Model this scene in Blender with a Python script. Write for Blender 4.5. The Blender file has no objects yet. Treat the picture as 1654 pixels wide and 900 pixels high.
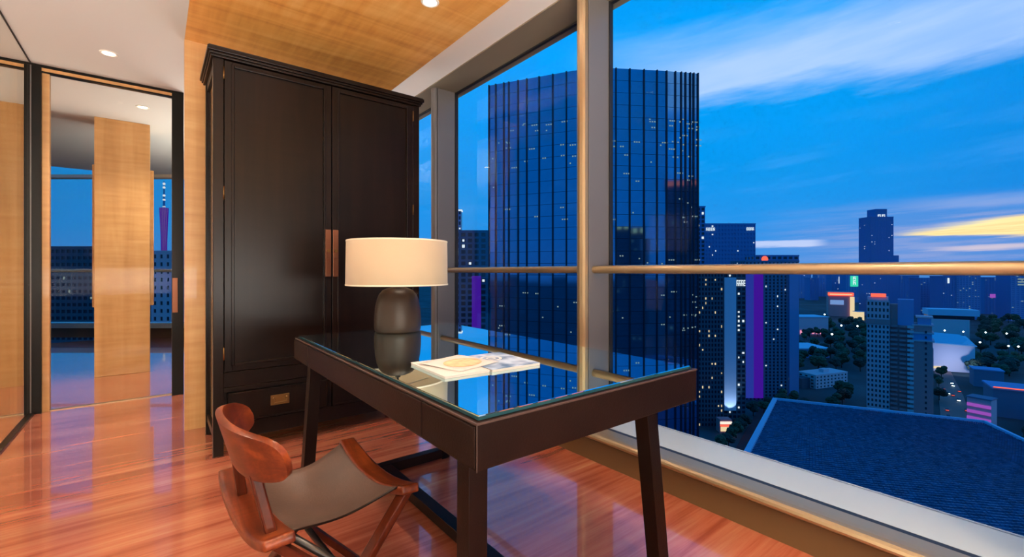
import bpy, bmesh, math, random
from mathutils import Vector, Matrix
random.seed(7)
C = bpy.context.scene.collection
PI = math.pi

# ------------------------------------------------------------------ camera
TH = math.radians(38.25)
EYE = 1.08
FPX = 732.0
cam_data = bpy.data.cameras.new('camera')
cam = bpy.data.objects.new('camera', cam_data)
C.objects.link(cam)
cam.location = (0, 0, EYE)
cam.rotation_euler = (PI/2, 0, -TH)
cam_data.sensor_width = 36.0
cam_data.lens = 36.0*FPX/1654
cam_data.shift_y = -12.0/1654
cam_data.clip_start = 0.02
cam_data.clip_end = 9000
bpy.context.scene.camera = cam
RT = Vector((math.cos(TH), -math.sin(TH), 0))
FW = Vector((math.sin(TH), math.cos(TH), 0))

def at(u, z, h):
    """real position of a thing seen in column u, z metres away along the view, at height h"""
    p = RT*((u-827)/FPX*z) + FW*z
    return Vector((p.x, p.y, h))

def drop(v, z):
    return EYE + (438-v)/FPX*z

# ------------------------------------------------------------------ world
def build_world():
    w = bpy.data.worlds.new('evening_sky')
    bpy.context.scene.world = w
    w.use_nodes = True
    nt = w.node_tree
    N, L = nt.nodes, nt.links
    N.clear()
    out = N.new('ShaderNodeOutputWorld')
    bg = N.new('ShaderNodeBackground')
    L.new(bg.outputs[0], out.inputs[0])
    tc = N.new('ShaderNodeTexCoord')
    sep = N.new('ShaderNodeSeparateXYZ')
    L.new(tc.outputs['Generated'], sep.inputs[0])

    def m(op, a, b=None, c=None):
        n = N.new('ShaderNodeMath'); n.operation = op
        for i, x in enumerate((a, b, c)):
            if x is None: continue
            if isinstance(x, (int, float)): n.inputs[i].default_value = x
            else: L.new(x, n.inputs[i])
        return n.outputs[0]

    def smooth(x, a, b):
        n = N.new('ShaderNodeMapRange'); n.interpolation_type = 'SMOOTHSTEP'
        L.new(x, n.inputs[0])
        n.inputs[1].default_value = a; n.inputs[2].default_value = b
        n.inputs[3].default_value = 0; n.inputs[4].default_value = 1
        return n.outputs[0]

    def mixc(f, a, b):
        n = N.new('ShaderNodeMix'); n.data_type = 'RGBA'
        if isinstance(f, (int, float)): n.inputs[0].default_value = f
        else: L.new(f, n.inputs[0])
        for i, x in ((6, a), (7, b)):
            if isinstance(x, tuple): n.inputs[i].default_value = (*x, 1)
            else: L.new(x, n.inputs[i])
        return n.outputs[2]

    X, Y, Z = sep.outputs
    el = m('MULTIPLY', m('ARCSINE', Z), 180/PI)            # elevation, degrees
    az = m('MULTIPLY', m('ARCTAN2', X, Y), 180/PI)         # compass bearing from +Y

    def noise(sc, sx, sz, detail=5, rough=0.55, off=0.0):
        cb = N.new('ShaderNodeCombineXYZ')
        L.new(m('MULTIPLY', az, sx), cb.inputs[0])
        L.new(m('ADD', m('MULTIPLY', el, sz), m('MULTIPLY', az, -sz*off)), cb.inputs[1])
        t = N.new('ShaderNodeTexNoise')
        t.inputs['Scale'].default_value = sc
        t.inputs['Detail'].default_value = detail
        t.inputs['Roughness'].default_value = rough
        L.new(cb.outputs[0], t.inputs['Vector'])
        return t.outputs['Fac']

    ramp = N.new('ShaderNodeValToRGB')
    L.new(m('DIVIDE', m('MAXIMUM', el, 0.0), 90), ramp.inputs[0])
    cr = ramp.color_ramp
    cr.elements[0].position = 0.0; cr.elements[0].color = (0.075, 0.26, 0.66, 1)
    cr.elements[1].position = 1.0; cr.elements[1].color = (0.004, 0.085, 0.34, 1)
    for p, c in ((0.05, (0.020, 0.26, 0.72)), (0.13, (0.001, 0.28, 0.76)), (0.28, (0.0, 0.34, 0.90)), (0.5, (0.003, 0.2, 0.6))):
        e = cr.elements.new(p); e.color = (*c, 1)
    col = ramp.outputs[0]
    # east, away from the last light, the blue is a little deeper towards the north west window
    deep = m('SUBTRACT', 1.0, smooth(az, -25, 22))
    col = mixc(m('MULTIPLY', deep, 0.55), col, (0.002, 0.125, 0.47))
    south = smooth(az, 70, 92)
    col = mixc(m('MULTIPLY', south, 0.45), col, (0.003, 0.17, 0.60))
    # long high cloud bank
    n1 = noise(1.0, 0.035, 0.22, 6, 0.6, 0.05)
    n2 = noise(1.0, 0.05, 0.30, 5, 0.55, 0.10)
    warp = m('MULTIPLY', m('SUBTRACT', n1, 0.5), 9.0)
    e2 = m('ADD', el, warp)
    band = m('MULTIPLY', smooth(e2, 16.6, 19.5), m('SUBTRACT', 1.0, smooth(e2, 22.0, 28.5)))
    band = m('MULTIPLY', band, m('ADD', 0.70, m('MULTIPLY', smooth(n2, 0.35, 0.7), 0.30)))
    band = m('MULTIPLY', band, smooth(az, 44, 62))
    col = mixc(m('MULTIPLY', band, 0.92), col, (0.42, 0.60, 0.95))
    # faint haze patches lower down
    n3 = noise(1.0, 0.06, 0.35, 5, 0.6, 0.1)
    patch = m('MULTIPLY', smooth(n3, 0.47, 0.72), m('MULTIPLY', smooth(el, 1, 6), m('SUBTRACT', 1.0, smooth(el, 13, 17))))
    col = mixc(m('MULTIPLY', patch, 0.25), col, (0.10, 0.36, 0.86))
    # grey violet evening streaks near the horizon
    n4 = noise(1.0, 0.07, 1.3, 6, 0.65, 0.03)
    low = m('MULTIPLY', m('MULTIPLY', smooth(el, 0.3, 1.5), m('SUBTRACT', 1.0, smooth(el, 4.5, 7.5))), smooth(az, 64, 80))
    col = mixc(m('MULTIPLY', low, 0.55), col, (0.13, 0.27, 0.62))
    col = mixc(m('MULTIPLY', m('MULTIPLY', low, smooth(n4, 0.42, 0.62)), 0.5), col, (0.33, 0.37, 0.62))
    # the sunset gap: warm yellow, feathered
    n5 = noise(1.0, 0.05, 0.9, 5, 0.6, 0.02)
    ew = m('ADD', m('ADD', el, m('MULTIPLY', m('SUBTRACT', n5, 0.5), 1.6)), m('MULTIPLY', m('SUBTRACT', n4, 0.5), 0.7))
    top = m('ADD', 3.55, m('MULTIPLY', m('SUBTRACT', az, 78.0), 0.135))
    bot = m('SUBTRACT', 3.55, m('MULTIPLY', m('SUBTRACT', az, 78.0), 0.075))
    up = m('SUBTRACT', 1.0, smooth(m('SUBTRACT', ew, top), -0.35, 0.25))
    dn = smooth(m('SUBTRACT', ew, bot), -0.15, 0.2)
    gap = m('MULTIPLY', m('MULTIPLY', up, dn), m('MULTIPLY', smooth(az, 76.5, 80.5), m('SUBTRACT', 1.0, smooth(az, 96, 112))))
    col = mixc(gap, col, mixc(smooth(n4, 0.35, 0.65), (0.93, 0.62, 0.26), (1.0, 0.86, 0.42)))
    # thin bright wisps over and under the gap and one to its left
    w1 = m('MULTIPLY', m('SUBTRACT', 1.0, smooth(m('ABSOLUTE', m('SUBTRACT', ew, 2.1)), 0.05, 0.35)), m('MULTIPLY', smooth(az, 79, 84), 0.55))
    col = mixc(w1, col, (0.85, 0.66, 0.62))
    w2 = m('MULTIPLY', m('SUBTRACT', 1.0, smooth(m('ABSOLUTE', m('SUBTRACT', ew, 3.0)), 0.08, 0.42)),
           m('MULTIPLY', smooth(az, 63, 66), m('SUBTRACT', 1.0, smooth(az, 71.5, 73.5))))
    col = mixc(m('MULTIPLY', w2, 0.7), col, (0.62, 0.68, 0.90))
    w3 = m('MULTIPLY', m('SUBTRACT', 1.0, smooth(m('ABSOLUTE', m('SUBTRACT', m('ADD', el, m('MULTIPLY', m('SUBTRACT', n2, 0.5), 3.0)), 6.3)), 0.1, 1.0)), smooth(az, 78, 84))
    col = mixc(m('MULTIPLY', w3, 0.35), col, (0.36, 0.45, 0.74))
    # below the horizon: dusk haze over the city
    below = smooth(m('MULTIPLY', el, -1.0), 0.0, 2.0)
    col = mixc(below, col, (0.010, 0.035, 0.10))
    L.new(col, bg.inputs['Color'])
    bg.inputs['Strength'].default_value = 1.15
build_world()

vs = bpy.context.scene.view_settings
vs.view_transform = 'Standard'; vs.look = 'None'; vs.gamma = 1.0; vs.exposure = 0.0
vs.use_curve_mapping = False

# unseen fill lights added to brighten the interior, standing in for rooms out of view
def area(name, loc, rot, sx, sy, watt, col):
    ld = bpy.data.lights.new(name, 'AREA'); ld.shape = 'RECTANGLE'; ld.size = sx; ld.size_y = sy
    ld.energy = watt; ld.color = col
    lo = bpy.data.objects.new(name, ld); C.objects.link(lo); lo.location = loc; lo.rotation_euler = rot
    return lo
area('fill_light_up', (-0.1, -1.9, 0.9), (math.radians(180-14), 0, 0), 3.2, 2.0, 440, (1.0, 0.94, 0.86))
area('fill_light_left', (-3.9, 1.2, 1.2), (math.radians(90+20), 0, math.radians(-90)), 4.0, 2.0, 42, (1.0, 0.95, 0.88))
area('fill_light_far', (-3.8, 5.6, 1.3), (math.radians(90+20), 0, math.radians(-90)), 1.1, 2.2, 60, (1.0, 0.94, 0.86))
area('fill_light_beyond', (1.1, 6.3, 1.35), (math.radians(180), 0, 0), 1.2, 2.0, 62, (1.0, 0.95, 0.88))
area('fill_light_side', (-2.4, 1.4, 1.3), (math.radians(180), 0, 0), 2.0, 2.6, 120, (1.0, 0.96, 0.90))
area('cove_fill', (1.575, 0.2, 2.668), (math.radians(180), 0, 0), 0.03, 7.0, 34, (1.0, 0.97, 0.92))  # hidden strip light added to brighten the white cove

# ------------------------------------------------------------------ materials
MATS = {}
def nodes_of(name):
    mt = bpy.data.materials.new(name); mt.use_nodes = True
    nt = mt.node_tree
    b = nt.nodes['Principled BSDF']
    MATS[name] = mt
    return mt, nt, b

def mat(name, col, rough=0.5, metal=0.0, spec=0.5, coat=0.0, emit=None, es=0.0, bump=0.0, bscale=60, vary=0.0, vscale=8, stretch=(1, 1, 1), coatr=0.05, ior=None, sheen=0.0):
    mt, nt, b = nodes_of(name)
    N, L = nt.nodes, nt.links
    b.inputs['Base Color'].default_value = (*col, 1)
    b.inputs['Roughness'].default_value = rough
    b.inputs['Metallic'].default_value = metal
    b.inputs['Specular IOR Level'].default_value = spec
    b.inputs['Coat Weight'].default_value = coat
    b.inputs['Coat Roughness'].default_value = coatr
    if ior: b.inputs['IOR'].default_value = ior
    if sheen: b.inputs['Sheen Weight'].default_value = sheen
    if emit:
        b.inputs['Emission Color'].default_value = (*emit, 1)
        b.inputs['Emission Strength'].default_value = es
    if bump or vary:
        tc = N.new('ShaderNodeTexCoord'); mp = N.new('ShaderNodeMapping')
        L.new(tc.outputs['Object'], mp.inputs[0]); mp.inputs['Scale'].default_value = stretch
    if vary:
        n = N.new('ShaderNodeTexNoise'); n.inputs['Scale'].default_value = vscale; n.inputs['Detail'].default_value = 6
        L.new(mp.outputs[0], n.inputs['Vector'])
        r = N.new('ShaderNodeValToRGB')
        r.color_ramp.elements[0].position = 0.3; r.color_ramp.elements[1].position = 0.7
        r.color_ramp.elements[0].color = (*[max(0, c*(1-vary)) for c in col], 1)
        r.color_ramp.elements[1].color = (*[min(1, c*(1+vary)) for c in col], 1)
        L.new(n.outputs['Fac'], r.inputs[0]); L.new(r.outputs[0], b.inputs['Base Color'])
    if bump:
        n = N.new('ShaderNodeTexNoise'); n.inputs['Scale'].default_value = bscale; n.inputs['Detail'].default_value = 4
        L.new(mp.outputs[0], n.inputs['Vector'])
        bp = N.new('ShaderNodeBump'); bp.inputs['Strength'].default_value = bump; bp.inputs['Distance'].default_value = 0.002
        L.new(n.outputs['Fac'], bp.inputs['Height']); L.new(bp.outputs[0], b.inputs['Normal'])
    return mt

def wood(name, dark, mid, light, axis='z', scale=1.0, rough=0.4, coat=0.0, figure=0.3, spec=0.5, bump=0.05):
    """grain that runs along an axis, with a cross figure as in figured veneer"""
    mt, nt, b = nodes_of(name)
    N, L = nt.nodes, nt.links
    tc = N.new('ShaderNodeTexCoord'); mp = N.new('ShaderNodeMapping')
    L.new(tc.outputs['Object'], mp.inputs[0])
    s = {'x': (0.5, 9, 9), 'y': (9, 0.5, 9), 'z': (9, 9, 0.5)}[axis]
    mp.inputs['Scale'].default_value = tuple(k*scale for k in s)
    n = N.new('ShaderNodeTexNoise'); n.inputs['Scale'].default_value = 1.0; n.inputs['Detail'].default_value = 9; n.inputs['Roughness'].default_value = 0.62
    n.inputs['Distortion'].default_value = 0.6
    L.new(mp.outputs[0], n.inputs['Vector'])
    mp2 = N.new('ShaderNodeMapping'); L.new(tc.outputs['Object'], mp2.inputs[0])
    s2 = {'x': (26, 3, 3), 'y': (3, 26, 3), 'z': (3, 3, 26)}[axis]
    mp2.inputs['Scale'].default_value = tuple(k*scale for k in s2)
    n2 = N.new('ShaderNodeTexNoise'); n2.inputs['Scale'].default_value = 1.0; n2.inputs['Detail'].default_value = 3
    L.new(mp2.outputs[0], n2.inputs['Vector'])
    mx = N.new('ShaderNodeMix'); mx.data_type = 'FLOAT'; mx.inputs[0].default_value = figure
    L.new(n.outputs['Fac'], mx.inputs[2]); L.new(n2.outputs['Fac'], mx.inputs[3])
    r = N.new('ShaderNodeValToRGB')
    e = r.color_ramp.elements
    e[0].position = 0.32; e[0].color = (*dark, 1)
    e[1].position = 0.70; e[1].color = (*light, 1)
    k = e.new(0.5); k.color = (*mid, 1)
    L.new(mx.outputs[0], r.inputs[0]); L.new(r.outputs[0], b.inputs['Base Color'])
    b.inputs['Roughness'].default_value = rough
    b.inputs['Specular IOR Level'].default_value = spec
    b.inputs['Coat Weight'].default_value = coat; b.inputs['Coat Roughness'].default_value = 0.06
    bp = N.new('ShaderNodeBump'); bp.inputs['Strength'].default_value = bump; bp.inputs['Distance'].default_value = 0.002
    L.new(mx.outputs[0], bp.inputs['Height']); L.new(bp.outputs[0], b.inputs['Normal'])
    return mt

def glass(name, tint=(1, 1, 1), refl=0.06):
    mt = bpy.data.materials.new(name); mt.use_nodes = True; MATS[name] = mt
    nt = mt.node_tree; N, L = nt.nodes, nt.links; N.clear()
    out = N.new('ShaderNodeOutputMaterial'); mx = N.new('ShaderNodeMixShader')
    tr = N.new('ShaderNodeBsdfTransparent'); tr.inputs[0].default_value = (*tint, 1)
    gl = N.new('ShaderNodeBsdfGlossy'); gl.inputs['Roughness'].default_value = 0.0
    fr = N.new('ShaderNodeFresnel'); fr.inputs[0].default_value = 1.25
    mu = N.new('ShaderNodeMath'); mu.operation = 'MULTIPLY'; mu.inputs[1].default_value = refl
    L.new(fr.outputs[0], mu.inputs[0]); L.new(mu.outputs[0], mx.inputs[0])
    L.new(tr.outputs[0], mx.inputs[1]); L.new(gl.outputs[0], mx.inputs[2]); L.new(mx.outputs[0], out.inputs[0])
    return mt

def glow(name, col, s):
    mt = bpy.data.materials.new(name); mt.use_nodes = True; MATS[name] = mt
    nt = mt.node_tree; nt.nodes.clear()
    out = nt.nodes.new('ShaderNodeOutputMaterial'); em = nt.nodes.new('ShaderNodeEmission')
    em.inputs[0].default_value = (*col, 1); em.inputs[1].default_value = s
    nt.links.new(em.outputs[0], out.inputs[0])
    return mt

def floor_mat():
    mt, nt, b = nodes_of('polished_red_stone')
    N, L = nt.nodes, nt.links
    tc = N.new('ShaderNodeTexCoord')
    def tex(scale, rot, sc, detail, dist, rough=0.6):
        mp = N.new('ShaderNodeMapping'); L.new(tc.outputs['Object'], mp.inputs[0])
        mp.inputs['Scale'].default_value = scale; mp.inputs['Rotation'].default_value = (0, 0, rot)
        n = N.new('ShaderNodeTexNoise'); n.inputs['Scale'].default_value = sc; n.inputs['Detail'].default_value = detail
        n.inputs['Distortion'].default_value = dist; n.inputs['Roughness'].default_value = rough
        L.new(mp.outputs[0], n.inputs['Vector']); return n.outputs['Fac']
    a = tex((0.55, 9.0, 1), math.radians(5), 1.0, 9, 0.5, 0.66)
    c = tex((1.4, 30.0, 1), math.radians(3), 1.0, 6, 0.4, 0.6)
    d = tex((0.35, 1.6, 1), 0, 1.0, 3, 0.2)
    mx = N.new('ShaderNodeMix'); mx.data_type = 'FLOAT'; mx.inputs[0].default_value = 0.30
    L.new(a, mx.inputs[2]); L.new(c, mx.inputs[3])
    r = N.new('ShaderNodeValToRGB'); e = r.color_ramp.elements
    e[0].position = 0.30; e[0].color = (0.27, 0.050, 0.026, 1)
    e[1].position = 0.74; e[1].color = (0.66, 0.36, 0.19, 1)
    for p, k in ((0.43, (0.34, 0.078, 0.040)), (0.52, (0.44, 0.125, 0.066)), (0.61, (0.50, 0.19, 0.10))):
        q = e.new(p); q.color = (*k, 1)
    L.new(mx.outputs[0], r.inputs[0])
    r2 = N.new('ShaderNodeValToRGB'); r2.color_ramp.elements[0].position = 0.35; r2.color_ramp.elements[1].position = 0.65
    r2.color_ramp.elements[0].color = (0.78, 0.72, 0.72, 1); r2.color_ramp.elements[1].color = (1, 1, 1, 1)
    L.new(d, r2.inputs[0])
    mm = N.new('ShaderNodeMix'); mm.data_type = 'RGBA'; mm.blend_type = 'MULTIPLY'; mm.inputs[0].default_value = 1
    L.new(r.outputs[0], mm.inputs[6]); L.new(r2.outputs[0], mm.inputs[7])
    L.new(mm.outputs[2], b.inputs['Base Color'])
    b.inputs['Roughness'].default_value = 0.25
    b.inputs['Coat Weight'].default_value = 1.0; b.inputs['Coat Roughness'].default_value = 0.035; b.inputs['Coat IOR'].default_value = 1.52
    return mt
floor_mat()

wood('golden_veneer', (0.48, 0.235, 0.075), (0.58, 0.31, 0.11), (0.68, 0.41, 0.17), 'z', 1.0, 0.45, 0.15, 0.4)
wood('golden_ceiling', (0.54, 0.22, 0.045), (0.74, 0.36, 0.085), (0.88, 0.52, 0.17), 'x', 0.8, 0.42, 0.2, 0.35)
wood('espresso', (0.004, 0.0018, 0.0013), (0.007, 0.0031, 0.002), (0.013, 0.0055, 0.0032), 'z', 1.3, 0.30, 0.0, 0.2, 0.20, 0.05)
mat('espresso_gloss', (0.012, 0.006, 0.004), 0.10, 0.0, 0.5)
wood('rosewood', (0.040, 0.006, 0.002), (0.11, 0.018, 0.0045), (0.25, 0.050, 0.011), 'y', 2.6, 0.32, 0.1, 0.15, 0.3)
wood('rosewood_upright', (0.030, 0.005, 0.002), (0.07, 0.012, 0.004), (0.12, 0.022, 0.007), 'z', 2.6, 0.38, 0.0, 0.15, 0.2)
mat('ceiling_paint', (0.62, 0.63, 0.60), 0.8)
mat('cove_paint', (0.84, 0.83, 0.80), 0.75)
mat('far_wall_paint', (0.62, 0.57, 0.49), 0.8)
mat('soffit_bronze', (0.22, 0.18, 0.125), 0.55, 0.15)
mat('mullion_grey', (0.165, 0.155, 0.15), 0.38, 0.25)
mat('champagne_metal', (0.42, 0.31, 0.185), 0.38, 0.75)
mat('kick_panel', (0.135, 0.075, 0.028), 0.55, 0.0)
mat('sill_paint', (0.40, 0.46, 0.46), 0.22, 0.0, 0.6)
mat('dark_gasket', (0.012, 0.012, 0.012), 0.5)
mat('black_frame', (0.007, 0.006, 0.005), 0.32, 0.0, 0.2)
mat('brown_leather', (0.0095, 0.0036, 0.0024), 0.42, 0, 0.15, 0.0, bump=0.25, bscale=220, vary=0.2, vscale=5)
mat('stitch_edge', (0.05, 0.026, 0.020), 0.5)
mat('seat_leather', (0.085, 0.048, 0.036), 0.46, 0, 0.3, bump=0.25, bscale=160, vary=0.22, vscale=7)
mat('desk_mirror', (0.66, 0.90, 0.95), 0.015, 1.0, 0.5)
mat('desk_leather_dark', (0.016, 0.013, 0.012), 0.4)
mat('glass_edge', (0.012, 0.05, 0.06), 0.06, 0, 0.8)
mat('dark_steel', (0.018, 0.016, 0.016), 0.28, 0.2)
mat('copper_plate', (0.22, 0.085, 0.045), 0.34, 0.8)
mat('old_brass', (0.22, 0.11, 0.035), 0.35, 0.9)
mat('lamp_linen', (0.47, 0.355, 0.235), 0.8, sheen=0.2, bump=0.2, bscale=400)
mat('lamp_trim', (0.70, 0.60, 0.46), 0.7)
mat('lamp_inner', (0.6, 0.45, 0.3), 0.8)
mat('lamp_ceramic', (0.030, 0.017, 0.011), 0.42, 0, 0.3, bump=0.1, bscale=90, vary=0.25, vscale=5)
mat('paper_white', (0.47, 0.44, 0.41), 0.6)
mat('paper_tan', (0.62, 0.37, 0.20), 0.6, vary=0.3, vscale=30)
mat('brushed_nickel', (0.6, 0.58, 0.55), 0.3, 0.9)
mat('lamp_trim_ring', (0.82, 0.78, 0.7), 0.4)
glow('downlight_glow', (1.0, 0.86, 0.66), 14)
glass('window_glass', (0.99, 0.995, 1.0), 0.07)
glass('partition_glass', (0.93, 0.92, 0.89), 0.12)

def cover_mat():
    mt, nt, b = nodes_of('magazine_cover')
    N, L = nt.nodes, nt.links
    tc = N.new('ShaderNodeTexCoord')
    v = N.new('ShaderNodeTexVoronoi'); v.inputs['Scale'].default_value = 26
    L.new(tc.outputs['Object'], v.inputs['Vector'])
    n = N.new('ShaderNodeTexNoise'); n.inputs['Scale'].default_value = 14; L.new(tc.outputs['Object'], n.inputs['Vector'])
    r = N.new('ShaderNodeValToRGB'); e = r.color_ramp.elements
    e[0].position = 0.35; e[0].color = (0.10, 0.16, 0.25, 1); e[1].position = 0.62; e[1].color = (0.52, 0.60, 0.72, 1)
    L.new(n.outputs['Fac'], r.inputs[0]); L.new(r.outputs[0], b.inputs['Base Color'])
    b.inputs['Roughness'].default_value = 0.25
cover_mat()
# city materials
mat('tower_glass', (0.13, 0.34, 0.52), 0.05, 0.85, vary=0.25, vscale=0.06)
mat('tower_fin', (0.006, 0.012, 0.028), 0.4)
mat('facade_blue', (0.12, 0.22, 0.33), 0.8)
mat('facade_dark', (0.055, 0.11, 0.15), 0.8)
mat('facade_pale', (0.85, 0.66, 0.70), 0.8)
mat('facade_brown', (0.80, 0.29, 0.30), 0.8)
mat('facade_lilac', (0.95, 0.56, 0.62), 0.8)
mat('facade_haze', (0.20, 0.38, 0.66), 0.9)  # blue of distance haze put into the facade colour
mat('facade_haze_deep', (0.12, 0.27, 0.54), 0.9)  # darker version of the same painted-in haze
mat('city_window', (0.02, 0.035, 0.06), 0.15)
mat('hall_white', (0.80, 0.82, 0.92), 0.7)
mat('hall_roof', (0.38, 0.72, 0.88), 0.6)
mat('roof_tile', (0.055, 0.17, 0.29), 0.55, vary=0.35, vscale=0.5)
mat('roof_coping', (0.42, 0.62, 0.82), 0.6)
mat('city_ground', (0.022, 0.06, 0.07), 0.9, vary=0.6, vscale=0.02)
mat('lamplit_asphalt', (0.22, 0.13, 0.12), 0.7)  # warm street lamp light put into the road colour
mat('red_paving', (0.13, 0.03, 0.035), 0.8)
mat('foliage', (0.030, 0.085, 0.040), 0.8, vary=0.5, vscale=0.6)
mat('foliage_deep', (0.014, 0.045, 0.032), 0.8, vary=0.5, vscale=0.6)
mat('bark', (0.03, 0.02, 0.015), 0.9)
glow('lit_white', (0.80, 0.92, 1.0), 0.95)
glow('lit_warm', (1.0, 0.78, 0.45), 0.85)
glow('lit_soft', (0.55, 0.78, 0.78), 0.38)
glow('led_violet', (0.060, 0.008, 0.36), 0.8)
glow('led_violet_blue', (0.025, 0.05, 0.42), 0.7)
glow('neon_red', (1.0, 0.13, 0.08), 1.3)
glow('neon_pink', (1.0, 0.35, 0.55), 1.0)
glow('neon_green', (0.05, 0.85, 0.55), 0.8)
glow('neon_magenta', (0.40, 0.10, 0.62), 0.75)
glow('street_glow', (0.80, 1.0, 0.95), 9)
glow('tower_glow', (0.13, 0.07, 0.36), 0.8)
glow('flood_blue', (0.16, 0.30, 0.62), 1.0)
glow('trail_warm', (1.0, 0.55, 0.35), 0.9)
glow('trail_white', (1.0, 0.9, 0.75), 1.0)

# ------------------------------------------------------------------ mesh helpers
class MB:
    def __init__(s): s.bm = bmesh.new()
    def box(s, x0, y0, z0, x1, y1, z1):
        vs_ = [s.bm.verts.new(p) for p in ((x0, y0, z0), (x1, y0, z0), (x1, y1, z0), (x0, y1, z0), (x0, y0, z1), (x1, y0, z1), (x1, y1, z1), (x0, y1, z1))]
        for f in ((0, 3, 2, 1), (4, 5, 6, 7), (0, 1, 5, 4), (1, 2, 6, 5), (2, 3, 7, 6), (3, 0, 4, 7)):
            s.bm.faces.new([vs_[i] for i in f])
        return s
    def hexa(s, bot, top):
        b = [s.bm.verts.new(p) for p in bot]; t = [s.bm.verts.new(p) for p in top]
        n = len(b)
        s.bm.faces.new(b[::-1]); s.bm.faces.new(t)
        for i in range(n):
            s.bm.faces.new((b[i], b[(i+1) % n], t[(i+1) % n], t[i]))
        return s
    def prism(s, pts, axis, a, b):
        """extrude a 2-D outline along an axis ('x','y','z')"""
        def P(p, k):
            return {'x': (k, p[0], p[1]), 'y': (p[0], k, p[1]), 'z': (p[0], p[1], k)}[axis]
        return s.hexa([P(p, a) for p in pts], [P(p, b) for p in pts])
    def bar(s, p, q, w, h=None, up=Vector((0, 0, 1))):
        p, q = Vector(p), Vector(q); h = h or w
        d = (q-p).normalized(); a = d.cross(up)
        if a.length < 1e-4: a = Vector((1, 0, 0))
        a.normalize(); c = a.cross(d).normalized()
        def ring(o): return [o+a*w/2*i+c*h/2*j for i, j in ((-1, -1), (1, -1), (1, 1), (-1, 1))]
        return s.hexa(ring(p), ring(q))
    def tube(s, pts, r, n=10):
        pts = [Vector(p) for p in pts]; rings = []
        for i, p in enumerate(pts):
            d = (pts[min(i+1, len(pts)-1)]-pts[max(i-1, 0)]).normalized()
            a = d.cross(Vector((0, 0, 1)))
            if a.length < 1e-3: a = Vector((1, 0, 0))
            a.normalize(); c = a.cross(d)
            rr = r[i] if isinstance(r, (list, tuple)) else r
            rings.append([s.bm.verts.new(p+a*math.cos(t*2*PI/n)*rr+c*math.sin(t*2*PI/n)*rr) for t in range(n)])
        for A, B in zip(rings, rings[1:]):
            for t in range(n):
                s.bm.faces.new((A[t], A[(t+1) % n], B[(t+1) % n], B[t]))
        s.bm.faces.new(rings[0][::-1]); s.bm.faces.new(rings[-1])
        return s
    def lathe(s, prof, c=(0, 0, 0), n=48, cap=True):
        rings = []
        for r, z in prof:
            rings.append([s.bm.verts.new((c[0]+r*math.cos(t*2*PI/n), c[1]+r*math.sin(t*2*PI/n), c[2]+z)) for t in range(n)])
        for A, B in zip(rings, rings[1:]):
            for t in range(n):
                s.bm.faces.new((A[t], A[(t+1) % n], B[(t+1) % n], B[t]))
        if cap:
            s.bm.faces.new(rings[0][::-1]); s.bm.faces.new(rings[-1])
        return s
    def grid(s, fn, nu, nv, th=None):
        """surface fn(i/nu, j/nv); th gives it thickness through a solidify of its own"""
        g = [[s.bm.verts.new(fn(i/nu, j/nv)) for j in range(nv+1)] for i in range(nu+1)]
        for i in range(nu):
            for j in range(nv):
                s.bm.faces.new((g[i][j], g[i+1][j], g[i+1][j+1], g[i][j+1]))
        return s
    def build(s, name, m, parent=None, bevel=0.0, smooth=False, segs=2):
        bmesh.ops.recalc_face_normals(s.bm, faces=s.bm.faces)
        if bevel:
            ed = [e for e in s.bm.edges if len(e.link_faces) == 2 and e.calc_face_angle(0) > 0.6]
            bmesh.ops.bevel(s.bm, geom=ed, offset=bevel, segments=segs, affect='EDGES', profile=0.5, clamp_overlap=True)
        me = bpy.data.meshes.new(name); s.bm.to_mesh(me); s.bm.free()
        if smooth:
            for p in me.polygons: p.use_smooth = True
        me.materials.append(MATS[m] if isinstance(m, str) else m)
        o = bpy.data.objects.new(name, me); C.objects.link(o)
        if parent is not None: o.parent = parent
        return o

def thing(name, label, cat, loc=(0, 0, 0), rz=0, group=None):
    o = bpy.data.objects.new(name, None); C.objects.link(o)
    o.empty_display_size = 0.1
    o.location = loc; o.rotation_euler = (0, 0, rz)
    o['label'] = label; o['category'] = cat
    if group: o['group'] = group
    return o
def tag(o, label, cat, group=None, kind=None):
    o['label'] = label; o['category'] = cat
    if group: o['group'] = group
    if kind: o['kind'] = kind
    return o
def struct(o):
    o['kind'] = 'structure'; return o
def empty_struct(name):
    o = bpy.data.objects.new(name, None); C.objects.link(o); o.empty_display_size = 0.1
    o['kind'] = 'structure'; return o
def stuff(o):
    o['kind'] = 'stuff'; return o
def solid(o, t, off=0):
    md = o.modifiers.new('thickness', 'SOLIDIFY'); md.thickness = t; md.offset = off
    return o
def clone(o, parent=None, mesh=None):
    c = o.copy(); C.objects.link(c)
    if parent is not None: c.parent = parent
    return c

# ------------------------------------------------------------------ the room shell
CH = 2.65                 # ceiling height
GX = 2.33                 # glass plane
YF = 4.92                 # glass partition
fl = struct(MB().box(-4.2, -3.4, -0.12, 2.06, 9.6, 0.0).build('floor', 'polished_red_stone'))

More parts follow.
